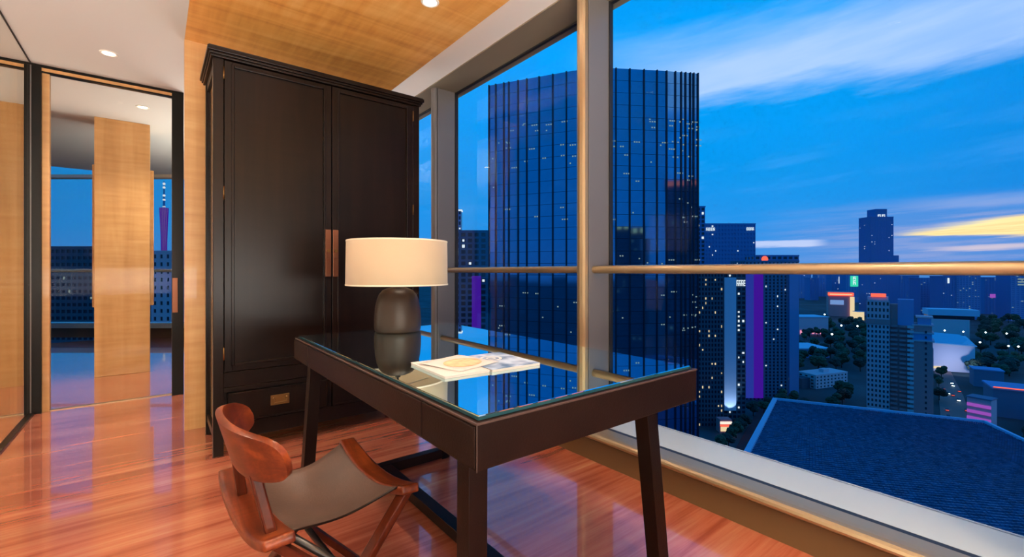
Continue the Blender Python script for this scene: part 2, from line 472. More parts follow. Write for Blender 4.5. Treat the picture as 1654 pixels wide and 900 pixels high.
cl = struct(MB().box(-4.2, -3.4, CH, 0.158, 9.6, CH+0.1).build('ceiling', 'ceiling_paint'))
MB().box(0.158, -3.4, CH, 1.54, 3.78, CH+0.06).build('wood_panel', 'golden_ceiling', cl)
MB().box(1.54, -3.4, CH, 1.615, 3.78, CH+0.008).box(1.610, -3.4, CH+0.008, 1.615, 3.78, CH+0.075).build('light_ledge', 'golden_ceiling', cl)  # upright lip added to screen the cove strip from the window glass
MB().box(0.158, 3.78, CH, 1.615, 9.6, CH+0.1).build('ceiling_extension', 'ceiling_paint', cl)
MB().box(1.52, -3.4, 2.845, 2.062, 9.6, 2.94).build('cove', 'cove_paint', cl)
MB().box(1.52, -3.4, CH+0.0605, 1.534, 9.6, 2.845).build('cove_upstand', 'cove_paint', cl)
MB().box(2.062, -3.4, 2.835, 2.42, 9.6, 2.94).build('soffit', 'soffit_bronze', cl)

struct(MB().box(-4.2, -3.52, 0, 2.45, -3.4, 2.95).build('wall_back', 'far_wall_paint'))
struct(MB().box(-4.32, -3.5, 0, -4.2, 9.7, 2.95).build('wall_left', 'golden_veneer'))
struct(MB().box(0.158, 3.78, 0, 1.86, 3.83, CH).build('wall_front', 'golden_veneer'))
# far room wood wall at the left
struct(MB().box(-4.2, 6.20, 0, -0.97, 6.30, CH).build('wall_far', 'golden_veneer'))

# kick panel, nosing and sill under the windows
struct(MB().box(1.958, -3.4, 0, 2.05, 9.0, 0.128).build('baseboard_right', 'kick_panel'))
prof = [(1.957, 0.127), (1.938, 0.130), (1.928, 0.138), (1.926, 0.147), (1.931, 0.156), (1.943, 0.163), (1.960, 0.167), (1.985, 0.169), (2.044, 0.169), (2.044, 0.1285), (1.960, 0.1285)]
struct(MB().prism(prof, 'y', -3.4, 9.0).build('trim_1', 'champagne_metal', smooth=False))
struct(MB().box(2.0445, -3.4, 0.10, 2.074, 9.0, 0.1672).build('trim_2', 'dark_gasket'))  # flush dark strip standing in for the dark of the groove
struct(MB().prism([(2.0745, 0.10), (GX+0.022, 0.10), (GX+0.022, 0.166), (2.0745, 0.166)], 'y', -3.4, 9.0).build('trim_3', 'sill_paint'))

# window bays along the right: mullion, pane, handrail
MW = 0.078
def bay(n, y0, y1):
    w = empty_struct('window_%d' % n)
    if y1-y0 > 0.3:
        MB().box(GX, y0+MW, 0.166, GX+0.012, y1, 2.835).build('glass_pane', 'window_glass', w)
    gk = MB()
    gk.box(GX-0.006, y0+MW, 2.822, GX+0.02, y1, 2.835).box(GX-0.012, y1-0.010, 0.166, GX+0.02, y1, 2.835).box(GX-0.006, y0+MW, 0.166, GX+0.02, y0+MW+0.006, 2.835)
    gk.build('gasket', 'dark_gasket', w)
    MB().box(2.130, y0, 0.166, GX+0.03, y0+MW, 2.835).build('mullion', 'mullion_grey', w, 0.003)
    MB().box(2.118, y0+0.008, 0.168, 2.132, y0+MW-0.008, 2.835).build('shadow_joint', 'dark_gasket', w)
    nose = [(2.120, y0), (2.100, y0+0.004), (2.090, y0+0.018), (2.086, y0+MW/2), (2.090, y0+MW-0.018), (2.100, y0+MW-0.004), (2.120, y0+MW)]
    MB().prism(nose, 'z', 0.168, 2.84).build('mullion_nose', 'champagne_metal' if y0 < 3 else 'mullion_grey', w, smooth=False)
    r = MB().tube([(2.18, y0+MW+0.0, EYE+0.0095), (2.18, y1, EYE+0.0095)], 0.0243, 24).build('handrail', 'champagne_metal', w, smooth=True)
    md = r.modifiers.new('edges', 'EDGE_SPLIT'); md.split_angle = 0.8
bay(1, -3.85+0.5, -1.925); bay(2, -1.925, 0.0); bay(3, 0.0, 1.925); bay(4, 1.925, 3.85); bay(5, 3.85, 5.775); bay(6, 5.775, 7.45)

# far room window: a plane square to the view, 7.4 m off
fwn = empty_struct('window_7')
def P(u, z, h): return at(u, z, h)
def slab(u0, u1, z0, z1, h0, h1):
    return MB().hexa([P(u0, z0, h0), P(u1, z0, h0), P(u1, z1, h0), P(u0, z1, h0)], [P(u0, z0, h1), P(u1, z0, h1), P(u1, z1, h1), P(u0, z1, h1)])
slab(-330, 540, 7.42, 7.43, 0.24, 2.62).build('glass_pane', 'window_glass', fwn)
slab(-330, 540, 7.36, 7.50, 0.0, 0.16).build('kick_panel', 'kick_panel', fwn)
slab(-330, 540, 7.30, 7.50, 0.16, 0.24).build('sill', 'sill_paint', fwn)
slab(-330, 540, 7.36, 7.50, 2.60, 2.65).build('head_frame', 'lamp_trim', fwn)
MB().tube([P(-330, 7.30, 1.085), P(540, 7.30, 1.085)], 0.024, 14).build('handrail', 'champagne_metal', fwn, smooth=True)

# wooden pillar of the far room, with a wider back panel
pl = empty_struct('trim_4')
MB().box(-0.482, 6.23, 0, -0.040, 6.60, CH).build('pillar_front', 'golden_veneer', pl, 0.004)
MB().box(-0.515, 6.45, 0.70, -0.008, 6.62, 2.20).build('pillar_back_panel', 'golden_veneer', pl, 0.004)

# glass partition and sliding door
pt = empty_struct('door_1')
HB = CH-0.055
MB().box(-4.2, YF, CH-0.022, 0.20, YF+0.075, CH).build('head_track', 'black_frame', pt)
MB().box(-4.2, YF+0.002, CH-0.046, 0.20, YF+0.06, CH-0.022).build('head_lining', 'golden_veneer', pt)
MB().box(-4.2, YF+0.006, CH-0.056, 0.20, YF+0.05, CH-0.046).build('head_seal', 'black_frame', pt)
po = MB().box(-0.767, YF-0.01, 0, -0.676, YF+0.09, CH-0.02).build('door_post', 'black_frame', pt, 0.002)
MB().box(-0.735, YF-0.016, 0, -0.728, YF-0.01, CH-0.02).build('post_groove', 'mullion_grey', po)
MB().box(-0.676, YF+0.02, 0, -0.636, YF+0.08, HB).build('jamb_lining', 'golden_veneer', pt)
dj = MB().box(0.117, YF-0.01, 0, 0.199, YF+0.08, CH-0.02).build('door_stile', 'black_frame', pt, 0.002)
MB().box(0.119, YF-0.018, 0.72, 0.158, YF-0.0105, 1.02).build('door_handle', 'copper_plate', dj, 0.002)
MB().box(-0.636, YF+0.045, 0.006, 0.117, YF+0.055, HB).build('door_pane', 'partition_glass', pt)
MB().box(-4.2, YF+0.045, 0.006, -0.767, YF+0.055, HB).build('side_pane', 'partition_glass', pt)
MB().box(-4.2, YF+0.03, 0.0, 0.117, YF+0.07, 0.006).build('threshold', 'champagne_metal', pt)
sp = empty_struct('wall_side')
MB().box(-0.739, -3.4, 0.012, -0.729, YF-0.012, CH-0.006).build('glass_pane', 'partition_glass', sp)
MB().box(-0.752, -3.4, 0.0, -0.716, YF-0.012, 0.012).build('floor_channel', 'black_frame', sp)
MB().box(-0.738, -3.4, CH-0.006, -0.730, YF-0.012, CH).build('ceiling_channel', 'dark_gasket', sp)

# ------------------------------------------------------------------ downlights
def downlight(x, y, label, watt, spot=True, seen=True, blend=0.8, ang=110, col=(1.0, 0.86, 0.68)):
    t = thing('downlight', label, 'ceiling light', (x, y, CH), 0, 'recessed downlights in the ceiling')
    pr = [(0.036, -0.001), (0.040, -0.006), (0.050, -0.006), (0.053, 0.0), (0.053, 0.03), (0.036, 0.03)]
    MB().lathe(pr, (0, 0, 0), 32, False).build('trim_ring', 'lamp_trim_ring', t, smooth=False)
    MB().lathe([(0.0355, -0.0035), (0.0355, -0.0005)], (0, 0, 0), 32).build('lens', 'downlight_glow', t)
    ld = bpy.data.lights.new('downlight_lamp', 'SPOT'); ld.energy = watt; ld.color = col
    ld.spot_size = math.radians(ang); ld.spot_blend = blend; ld.shadow_soft_size = 0.035
    lo = bpy.data.objects.new('bulb', ld); C.objects.link(lo); lo.parent = t; lo.location = (0, 0, -0.02)
    return t
downlight(1.26, 2.37, 'round recessed downlight in the golden wood ceiling above the desk', 62)
downlight(-0.26, 4.36, 'small recessed downlight in the pale ceiling before the glass door', 70)
downlight(-0.09, 5.59, 'small recessed downlight in the far room ceiling before the wood pillar', 70)
for x, y, w_, nm in ((1.0, 0.75, 42, 'recessed downlight in the wood ceiling over the near end of the desk'), (0.35, 0.1, 42, 'recessed downlight in the wood ceiling straight over the viewer'),
                     (1.25, -1.0, 42, 'recessed downlight in the wood ceiling behind the desk by the window'), (-0.3, 2.55, 42, 'recessed downlight in the pale ceiling left of the chair'),
                     (-0.3, 0.6, 42, 'recessed downlight in the pale ceiling beside the viewer'), (-2.0, 3.4, 42, 'recessed downlight beyond the side glass near the glass corner'),
                     (-2.0, 1.2, 30, 'recessed downlight beyond the side glass beside the viewer'), (0.2, -2.2, 42, 'recessed downlight nearest the back wall of the room'),
                     (-1.9, 5.5, 50, 'recessed downlight in the far room before the left wood wall'), (0.75, 5.6, 50, 'recessed downlight in the far room behind the wardrobe wall')):
    downlight(x, y, nm, w_*1.9)

# ------------------------------------------------------------------ wardrobe
WX0, WX1, WY0, WY1 = 0.2645, 1.568, 3.12, 3.64
wd = thing('wardrobe', 'tall dark espresso wood wardrobe with two panelled doors and bottom drawers', 'wardrobe', (0.916, 3.38, 0))
def WB(*a): # world box to wardrobe local
    x0, y0, z0, x1, y1, z1 = a
    return (x0-0.916, y0-3.38, z0, x1-0.916, y1-3.38, z1)
for x in (WX0, WX1-0.052):
    for y in (WY0, WY1-0.05):
        MB().box(*WB(x, y, 0, x+0.052, y+0.05, 2.318)).build('corner_post', 'espresso', wd, 0.002)
b = MB()
b.box(*WB(WX0+0.03, WY0+0.03, 0.14, WX1-0.03, WY1-0.02, 2.318))
b.box(*WB(WX0+0.006, WY0+0.05, 0.09, WX0+0.04, WY1-0.05, 0.135)).box(*WB(WX1-0.04, WY0+0.05, 0.09, WX1-0.006, WY1-0.05, 0.135))
b.box(*WB(WX0+0.006, WY0+0.05, 2.26, WX0+0.04, WY1-0.05, 2.32))
b.build('carcass', 'espresso', wd)
MB().box(*WB(WX0+0.016, WY0+0.05, 0.135, WX0+0.030, WY1-0.05, 2.26)).build('side_panel', 'espresso_gloss', wd)
b = MB()
b.box(*WB(WX0+0.052, WY0+0.004, 0.395, WX1-0.052, WY0+0.03, 0.484))
b.box(*WB(WX0+0.052, WY0+0.004, 0.085, WX1-0.052, WY0+0.03, 0.178))
b.box(*WB(WX0+0.052, WY0+0.004, 0.366, WX1-0.052, WY0+0.03, 0.393))
b.box(*WB(0.905, WY0+0.004, 0.178, 0.927, WY0+0.03, 0.366))
b.build('front_rail', 'espresso', wd, 0.002)
cr = [(0.0, 2.318), (0.012, 2.318), (0.016, 2.335), (0.024, 2.345), (0.030, 2.346), (0.034, 2.376), (0.0, 2.376)]
b = MB()
e = 0.034
for (ox, z0, z1) in ((0.012, 2.318, 2.332), (0.020, 2.332, 2.346), (0.030, 2.346, 2.370), (0.024, 2.370, 2.377)):
    b.box(*WB(WX0-ox, WY0-ox-0.006, z0, WX1+ox-0.006, WY1+ox*0.5, z1))
b.build('cornice', 'espresso', wd, 0.003)
def door(x0, x1, hinge):
    z0, z1 = 0.488, 2.312
    st = 0.040
    d = MB()
    y0, y1 = WY0-0.004, WY0+0.026
    d.box(*WB(x0, y0, z0, x0+st, y1, z1)).box(*WB(x1-st, y0, z0, x1, y1, z1))
    d.box(*WB(x0+st, y0, z0, x1-st, y1, z0+st)).box(*WB(x0+st, y0, z1-0.022, x1-st, y1, z1))
    o = d.build('door', 'espresso', wd, 0.002)
    mo = MB()
    a = 0.010
    X0, X1, Z0, Z1 = x0+st, x1-st, z0+st, z1-0.022
    yy = y0-0.004
    mo.box(*WB(X0-0.006, yy, Z0-0.006, X0+a, y1-0.004, Z1+0.006)).box(*WB(X1-a, yy, Z0-0.006, X1+0.006, y1-0.004, Z1+0.006))
    mo.box(*WB(X0+a, yy, Z0-0.006, X1-a, y1-0.004, Z0+a)).box(*WB(X0+a, yy, Z1-a, X1-a, y1-0.004, Z1+0.006))
    mo.build('moulding', 'espresso', o, 0.003)
    MB().box(*WB(X0+a, y0+0.012, Z0+a, X1-a, y0+0.020, Z1-a)).build('door_panel', 'espresso', o)
    hx = x0-0.003 if hinge < 0 else x1+0.003
    for hz in (2.20, 1.50, 0.56):
        MB().tube([(hx-0.916, WY0-0.006-3.38, hz), (hx-0.916, WY0-0.006-3.38, hz+0.075)], 0.0042, 8).build('hinge', 'old_brass', o, smooth=True)
    return o
dl = door(0.3195, 0.924, -1); dr = door(0.930, 1.513, 1)
for o, x0, x1 in ((dl, 0.884, 0.921), (dr, 0.933, 0.968)):
    p_ = MB().box(*WB(x0, WY0-0.0125, 1.043, x1, WY0-0.0045, 1.355)).build('lock_plate', 'copper_plate', o, 0.002)
    xm = (x0+x1)/2
    MB().tube([(xm-0.916, WY0-0.0095-3.38, 1.215), (xm-0.916, WY0-0.024-3.38, 1.215)], 0.011, 16).build('knob', 'old_brass', o)
    MB().box(*WB(xm-0.010, WY0-0.020, 1.165, xm+0.010, WY0-0.0128, 1.180)).build('latch', 'copper_plate', o, 0.001)
def drawer(x0, x1, px):
    z0, z1 = 0.184, 0.360
    o = MB().box(*WB(x0, WY0-0.002, z0, x1, WY0+0.03, z1)).build('drawer', 'espresso', wd, 0.002)
    b = MB()
    for (a0, b0, a1, b1) in ((x0, z1-0.009, x1, z1), (x0, z0, x1, z0+0.009), (x0, z0, x0+0.009, z1), (x1-0.009, z0, x1, z1)):
        b.box(*WB(a0, WY0-0.009, b0, a1, WY0-0.0022, b1))
    b.build('beading', 'espresso', o, 0.0015)
    q = MB().box(*WB(px-0.053, WY0-0.007, 0.250, px+0.053, WY0-0.0022, 0.312)).build('pull', 'old_brass', o, 0.0015)
    b = MB()
    for dx in (-0.036, 0.036):
        b.tube([(px+dx-0.916, WY0-0.0075-3.38, 0.292), (px+dx-0.916, WY0-0.020-3.38, 0.292)], 0.007, 12)
    b.tube([(px-0.036-0.916, WY0-0.017-3.38, 0.291), (px-0.034-0.916, WY0-0.021-3.38, 0.268), (px+0.034-0.916, WY0-0.021-3.38, 0.268), (px+0.036-0.916, WY0-0.017-3.38, 0.291)], 0.0035, 8)
    b.build('bail', 'old_brass', o, smooth=True)
drawer(0.335, 0.900, 0.614); drawer(0.932, 1.498, 1.215)

# ------------------------------------------------------------------ desk
DX0, DX1, DY0, DY1 = 0.541, 1.424, 0.808, 2.403
DT, DB = 0.752, 0.648
dcx, dcy = (DX0+DX1)/2, (DY0+DY1)/2
dk = thing('writing_desk', 'dark brown leather writing desk with glass top standing by the window', 'desk', (dcx, dcy, 0))
def DBx(x0, y0, z0, x1, y1, z1): return (x0-dcx, y0-dcy, z0, x1-dcx, y1-dcy, z1)
MB().box(*DBx(DX0, DY0, DB, DX1, DY1, DT)).build('leather_frame', 'brown_leather', dk, 0.003, segs=2)
b = MB()
b.box(*DBx(DX0-0.001, DY0-0.001, DT-0.0035, DX1+0.001, DY0+0.004, DT+0.0006)).box(*DBx(DX0-0.001, DY1-0.004, DT-0.0035, DX1+0.001, DY1+0.001, DT+0.0006))
b.box(*DBx(DX0-0.001, DY0+0.004, DT-0.0035, DX0+0.004, DY1-0.004, DT+0.0006)).box(*DBx(DX1-0.004, DY0+0.004, DT-0.0035, DX1+0.001, DY1-0.004, DT+0.0006))
b.box(*DBx(DX0-0.0012, DY0-0.0012, DB, DX0+0.001, DY0+0.001, DT-0.004))
b.build('edge_piping', 'stitch_edge', dk)
# apron drawer front on the sitter's side
dw = MB().box(*DBx(DX0-0.005, 1.056, DB+0.007, DX0, 2.150, DT-0.007)).build('drawer', 'brown_leather', dk, 0.0015)
MB().box(*DBx(DX0-0.005, DY0+0.003, DB+0.007, DX0, 1.052, DT-0.007)).build('apron_panel', 'brown_leather', dk, 0.0015)
MB().box(*DBx(DX0-0.005, 2.154, DB+0.007, DX0, DY1-0.003, DT-0.007)).build('apron_panel', 'brown_leather', dk, 0.0015)
g = MB().box(*DBx(DX0+0.016, DY0+0.016, DT+0.0008, DX1-0.014, DY1-0.014, DT+0.0108)).build('glass_top', 'desk_mirror', dk, 0.0022)
b = MB()
t0, t1 = DT+0.0012, DT+0.0090
b.box(*DBx(DX0+0.0145, DY0+0.0145, t0, DX1-0.0125, DY0+0.0159, t1)).box(*DBx(DX0+0.0145, DY1-0.0139, t0, DX1-0.0125, DY1-0.0125, t1))
b.box(*DBx(DX0+0.0145, DY0+0.016, t0, DX0+0.0159, DY1-0.014, t1)).box(*DBx(DX1-0.0139, DY0+0.016, t0, DX1-0.0125, DY1-0.014, t1))
b.build('glass_rim', 'glass_edge', dk)
def leg(cx, cy, dx, dy, a=0.054, a2=0.050):
    def ring(x, y, z, s): return [(x-dcx-s/2, y-dcy-s/2, z), (x-dcx+s/2, y-dcy-s/2, z), (x-dcx+s/2, y-dcy+s/2, z), (x-dcx-s/2, y-dcy+s/2, z)]
    MB().hexa(ring(cx+dx, cy+dy, 0, a2), ring(cx, cy, DB-0.0005, a)).build('leg', 'brown_leather', dk, 0.002)
NY, FY, LX, RX = 0.915, 2.275, 0.600, 1.285
leg(LX, NY, -0.030, -0.040); leg(RX, NY, 0.035, -0.040); leg(LX, FY, -0.032, 0.038); leg(RX, FY, 0.035, 0.038)
for y in (NY-0.036, FY+0.034):
    MB().box(*DBx(LX-0.002, y-0.024, 0.008, RX+0.006, y+0.024, 0.058)).build('stretcher', 'brown_leather', dk, 0.002)
MB().box(*DBx(0.930, NY-0.011, 0.010, 0.985, FY+0.009, 0.056)).build('center_stretcher', 'brown_leather', dk, 0.002)

# ------------------------------------------------------------------ table lamp
TZ = DT+0.0108
LXc, LYc = 1.012, 2.262
lp = thing('table_lamp', 'table lamp with wide cream drum shade and dark brown ceramic base on the desk', 'lamp', (LXc, LYc, TZ))
pr = [(0.112, 0.0), (0.118, 0.006), (0.121, 0.03), (0.1205, 0.075), (0.116, 0.125), (0.108, 0.165), (0.096, 0.195), (0.078, 0.215), (0.052, 0.227), (0.022, 0.232), (0.016, 0.2325)]
MB().lathe(pr, (0, 0, 0.0005), 56).build('base', 'lamp_ceramic', lp, smooth=True)
MB().lathe([(0.014, 0.2325), (0.014, 0.244), (0.006, 0.246), (0.006, 0.30)], (0, 0, 0), 20).build('stem', 'dark_steel', lp)
S0, S1, SR = 0.243, 0.476, 0.262
sh = MB().lathe([(SR-0.002, S0), (SR, S0+0.002), (SR-0.003, S1-0.002), (SR-0.005, S1)], (0, 0, 0), 72, False).build('lamp_shade', 'lamp_linen', lp, smooth=True)
solid(sh, 0.003, -1)
for z, r in ((S0, SR), (S1-0.007, SR-0.0035)):
    MB().lathe([(r-0.004, z), (r+0.0018, z), (r+0.0018, z+0.007), (r-0.004, z+0.007), (r-0.004, z)], (0, 0, 0), 72, False).build('shade_trim', 'lamp_trim', sh)
b = MB()
for a in range(3):
    t = a*2*PI/3+0.4
    b.tube([(0, 0, 0.300), ((SR-0.008)*math.cos(t), (SR-0.008)*math.sin(t), 0.300)], 0.002, 6)
b.build('spider', 'brushed_nickel', lp)
MB().lathe([(0.012, 0.300), (0.016, 0.33), (0.031, 0.365), (0.031, 0.385), (0.018, 0.405), (0.004, 0.41)], (0, 0, 0), 20).build('bulb', 'lamp_inner', lp, smooth=True)

# ------------------------------------------------------------------ magazines on the desk
def booklet(name, label, cx, cy, w, d, z, th, rz, cover, cat='magazine'):
    t = thing(name, label, cat, (cx, cy, z), rz)
    MB().box(-w/2, -d/2, 0.0004, w/2, d/2, th-0.0006).build('pages', 'paper_white', t)
    MB().box(-w/2-0.0015, -d/2-0.0015, th-0.0006, w/2+0.0005, d/2+0.0015, th).build('cover', cover, t)
    return t
Z0 = TZ
m1 = booklet('magazine', 'thick open-edged magazine with blue grey picture cover at the desk centre', 0.930, 1.268, 0.190, 0.245, Z0, 0.009, math.radians(-3), 'magazine_cover')
ring = MB()
ring.lathe([(0.030, 0.0091), (0.040, 0.0091), (0.040, 0.0095), (0.030, 0.0095), (0.030, 0.0091)], (0.0, 0.035, 0), 28, False)
ring.lathe([(0.012, 0.0091), (0.018, 0.0091), (0.018, 0.0096), (0.012, 0.0096), (0.012, 0.0091)], (0.0, 0.035, 0), 24, False)
ring.build('cover_print', 'paper_white', m1)
m2 = booklet('magazine', 'white covered magazine lying left of the blue grey one, under the folded paper', 0.752, 1.286, 0.155, 0.250, Z0, 0.008, math.radians(-3), 'paper_white')
nl = thing('folded_paper', 'folded white paper with a tan picture on top of the white magazine', 'paper', (0.800, 1.300, Z0+0.0092), math.radians(14))
def wav(x, y): return 0.0016+0.004*(x/0.2+0.5)**2*0.4+0.0012*math.sin(y*25)
o = MB().grid(lambda a, b_: ((a-0.5)*0.185, (b_-0.5)*0.19, wav((a-0.5)*0.185, (b_-0.5)*0.19)), 12, 12).build('sheet', 'paper_white', nl, smooth=True)
solid(o, 0.0006, 0)
def oval(a, b_):
    t = a*2*PI; r = b_
    x, y = 0.070*r*math.cos(t), 0.058*r*math.sin(t)
    return (x+0.004, y-0.012, wav(x, y)+0.0016)
o = MB().grid(oval, 28, 4).build('picture', 'paper_tan', nl, smooth=True)
solid(o, 0.0003, 0)

# ------------------------------------------------------------------ folding chair
ch = thing('folding_chair', 'low rosewood folding chair with brown leather sling seat and curved crest rail', 'chair', (0.40, 1.44, 0))
def cl_(p): return Vector((p[0]-0.40, p[1]-1.44, p[2]))
def rail(x0, x1, y0, y1, zend, zmid, m, w0, tilt):
    def top(a, b_):
        y = y0+(y1-y0)*b_
        k = (2*b_-1)
        z = zmid+(zend-zmid)*k*k
        xc = x0+(x1-x0)*b_
        w = w0*(0.80+0.20*(1-k**4))
        return cl_((xc+(a-0.5)*w, y, z+tilt*(a-0.5)*w))
    o = MB().grid(top, 6, 22).build('seat_rail', m, ch, smooth=True)
    solid(o, 0.026, -1)
    bv = o.modifiers.new('round', 'BEVEL'); bv.width = 0.005; bv.segments = 2; bv.limit_method = 'ANGLE'
rail(0.592, 0.568, 1.235, 1.725, 0.452, 0.408, 'rosewood', 0.066, -0.05)
rail(0.232, 0.192, 1.185, 1.700, 0.452, 0.408, 'rosewood', 0.086, 0.05)
# sling
def sling(a, b_):
    yl = 1.205+b_*0.475; yr = 1.262+b_*0.450
    xl = 0.262-0.036*b_; xr = 0.570-0.024*b_
    k = 2*b_-1
    x = xl+(xr-xl)*a; y = yl+(yr-yl)*a
    z = (0.412+0.036*k*k) - 0.055*math.sin(PI*a)**1.1 + 0.018*k*k*math.sin(PI*a) - 0.006
    y += -k*0.035*math.sin(PI*a)
    return cl_((x, y, z))
o = MB().grid(sling, 20, 20).build('seat', 'seat_leather', ch, smooth=True)
solid(o, 0.004, 0)
o = MB().tube([sling(a/20, 0)+Vector((0, 0, 0.0)) for a in range(21)], 0.003, 6).build('seat_hem', 'brown_leather', ch, smooth=True)
# crest rail
KN = [(0.252, 1.185), (0.228, 1.215), (0.190, 1.270), (0.166, 1.340), (0.156, 1.420), (0.158, 1.500), (0.172, 1.570), (0.205, 1.630), (0.243, 1.655)]
def spl(t):
    n = len(KN)-1; f = min(t*n, n-1e-6); i = int(f); u = f-i
    p0, p1, p2, p3 = KN[max(i-1, 0)], KN[i], KN[i+1], KN[min(i+2, n)]
    return [0.5*((2*p1[k])+(-p0[k]+p2[k])*u+(2*p0[k]-5*p1[k]+4*p2[k]-p3[k])*u*u+(-p0[k]+3*p1[k]-3*p2[k]+p3[k])*u**3) for k in (0, 1)]
def crest(a, b_):
    x, y = spl(a)
    k = abs(2*a-1)
    hh = 0.060*(max(0.0, 1-k**3.4))**0.55 + 0.004
    s = (b_-0.5)*2
    lean = -0.020*s
    zc = 0.620+0.006*(1-k)
    return cl_((x+lean*hh/0.058*0.8, y, zc+s*hh))
o = MB().grid(crest, 48, 10).build('crest_rail', 'rosewood', ch, smooth=True)
solid(o, 0.018, 0)
bv = o.modifiers.new('round', 'BEVEL'); bv.width = 0.006; bv.segments = 3; bv.limit_method = 'ANGLE'
for (x, y, xt, yt) in ((0.230, 1.262, 0.196, 1.306), (0.205, 1.565, 0.182, 1.545)):
    MB().bar(cl_((x, y, 0.415)), cl_((xt, yt, 0.578)), 0.032, 0.026, Vector((1, 0, 0))).build('back_post', 'rosewood_upright', ch, 0.005)
# crossing legs
for (x, y, xf, yf) in ((0.592, 1.258, 0.265, 1.258), (0.572, 1.700, 0.225, 1.700)):
    MB().bar(cl_((x, y, 0.430)), cl_((xf, yf, 0.0)), 0.022, 0.042, Vector((0, 1, 0))).build('leg', 'rosewood_upright', ch, 0.004)
for (x, y, xf, yf) in ((0.222, 1.205, 0.640, 1.225), (0.200, 1.672, 0.600, 1.668)):
    MB().bar(cl_((x, y, 0.432)), cl_((xf, yf, 0.0)), 0.022, 0.040, Vector((0, 1, 0))).build('leg', 'rosewood_upright', ch, 0.004)
MB().tube([cl_((0.262, 1.225, 0.425)), cl_((0.66, 1.285, 0.014))], 0.0095, 12).build('brace_rod', 'dark_steel', ch, smooth=True)
MB().tube([cl_((0.435, 1.215, 0.205)), cl_((0.405, 1.70, 0.205))], 0.010, 12).build('pivot_rod', 'dark_steel', ch, smooth=True)

# ------------------------------------------------------------------ the city outside
G = -89.0
ground = MB().box(-4000, -4000, G-2, 4500, 4500, G).build('floor_outside', 'city_ground')
ground.name = 'ground'; struct(ground)

KEEP = []
def place(name, label, u0, u1, z, rz=0.0, cat='building', group=None):
    um = (u0+u1)/2                      # the front stands on columns u0..u1, turned by rz from the view plane
    L0, t_ = (um-827)/FPX*z, []
    for u in (u0, u1):
        m_ = (u-827)/FPX
        t_.append((m_*z-L0)/(math.cos(rz)-m_*math.sin(rz)))
    tm = sum(t_)/2
    p = RT*(L0+tm*math.cos(rz))+FW*(z+tm*math.sin(rz))
    KEEP.append((Vector((p.x, p.y)), -TH+rz, t_[1]-t_[0]))
    return thing(name, label, cat, (p.x, p.y, G), -TH+rz, group), t_[1]-t_[0]

def facade(root, x0, x1, y, z0, z1, nx, nz, wall, pier=0.35, slab_=0.35, lit=0.1, litm='lit_warm', face='f', seed=0, recess=0.5, glassm='city_window', glassbody=True):
    """piers and floor slabs standing proud of the glass line; lit rooms are panes at the glass"""
    rnd = random.Random(seed)
    g_, l_ = MB(), MB()
    bx, bz = (x1-x0)/nx, (z1-z0)/nz
    def B(mb, a0, c0, a1, c1, d0, d1):
        if face == 'f': mb.box(a0, y-d1, c0, a1, y-d0, c1)
        elif face == 'l': mb.box(y-d1, a0, c0, y-d0, a1, c1)
        else: mb.box(y+d0, a0, c0, y+d1, a1, c1)
    for i in range(nx+1):
        xx = x0+i*bx; pw = bx*pier/2
        B(g_, max(x0, xx-pw), z0, min(x1, xx+pw), z1, 0, recess)
    for k in range(nz+1):
        zz = z0+k*bz; sw = bz*slab_/2
        B(g_, x0, max(z0, zz-sw), x1, min(z1, zz+sw), 0, recess*0.9)
    g = stuff(g_.build('wall_grid', wall, root))
    cnt = 0
    for i in range(nx):
        for k in range(nz):
            if rnd.random() < lit:
                xx = x0+(i+0.5)*bx; zz = z0+(k+0.5)*bz
                hw, hz_ = bx*(1-pier)/2*rnd.uniform(0.35, 0.8), bz*(1-slab_)/2*rnd.uniform(0.5, 0.9)
                B(l_, xx-hw, zz-hz_, xx+hw, zz+hz_, 0.02, 0.12); cnt += 1
    if cnt: stuff(l_.build('lit_window', litm, root))
    else: l_.bm.free()

def block(name, label, u0, u1, z, vtop, depth, wall, nx, nz, lit=0.1, litm='lit_warm', rz=0.0, side=None, pier=0.35, slab_=0.35, seed=1, group=None, base=None, recess=0.4, body='city_window'):
    root, w = place(name, label, u0, u1, z, rz, 'building', group)
    H = drop(vtop, z)-G
    z0 = 0 if base is None else base
    MB().box(-w/2, 0, z0, w/2, depth, H-0.5).build('core', body, root)
    facade(root, -w/2, w/2, 0, z0, H-0.8, nx, nz, wall, pier, slab_, lit, litm, 'f', seed, recess)
    ns = max(2, int(nx*depth/w)) if nx else 3
    if side != 'none':
        facade(root, 0, depth, -w/2, z0, H-0.8, min(ns, 14), nz, wall, pier, slab_, lit, litm, 'l', seed+1, recess)
    MB().box(-w/2-recess, -recess, H-0.8, w/2+recess, depth+recess, H).build('parapet', wall, root)
    return root, w, H

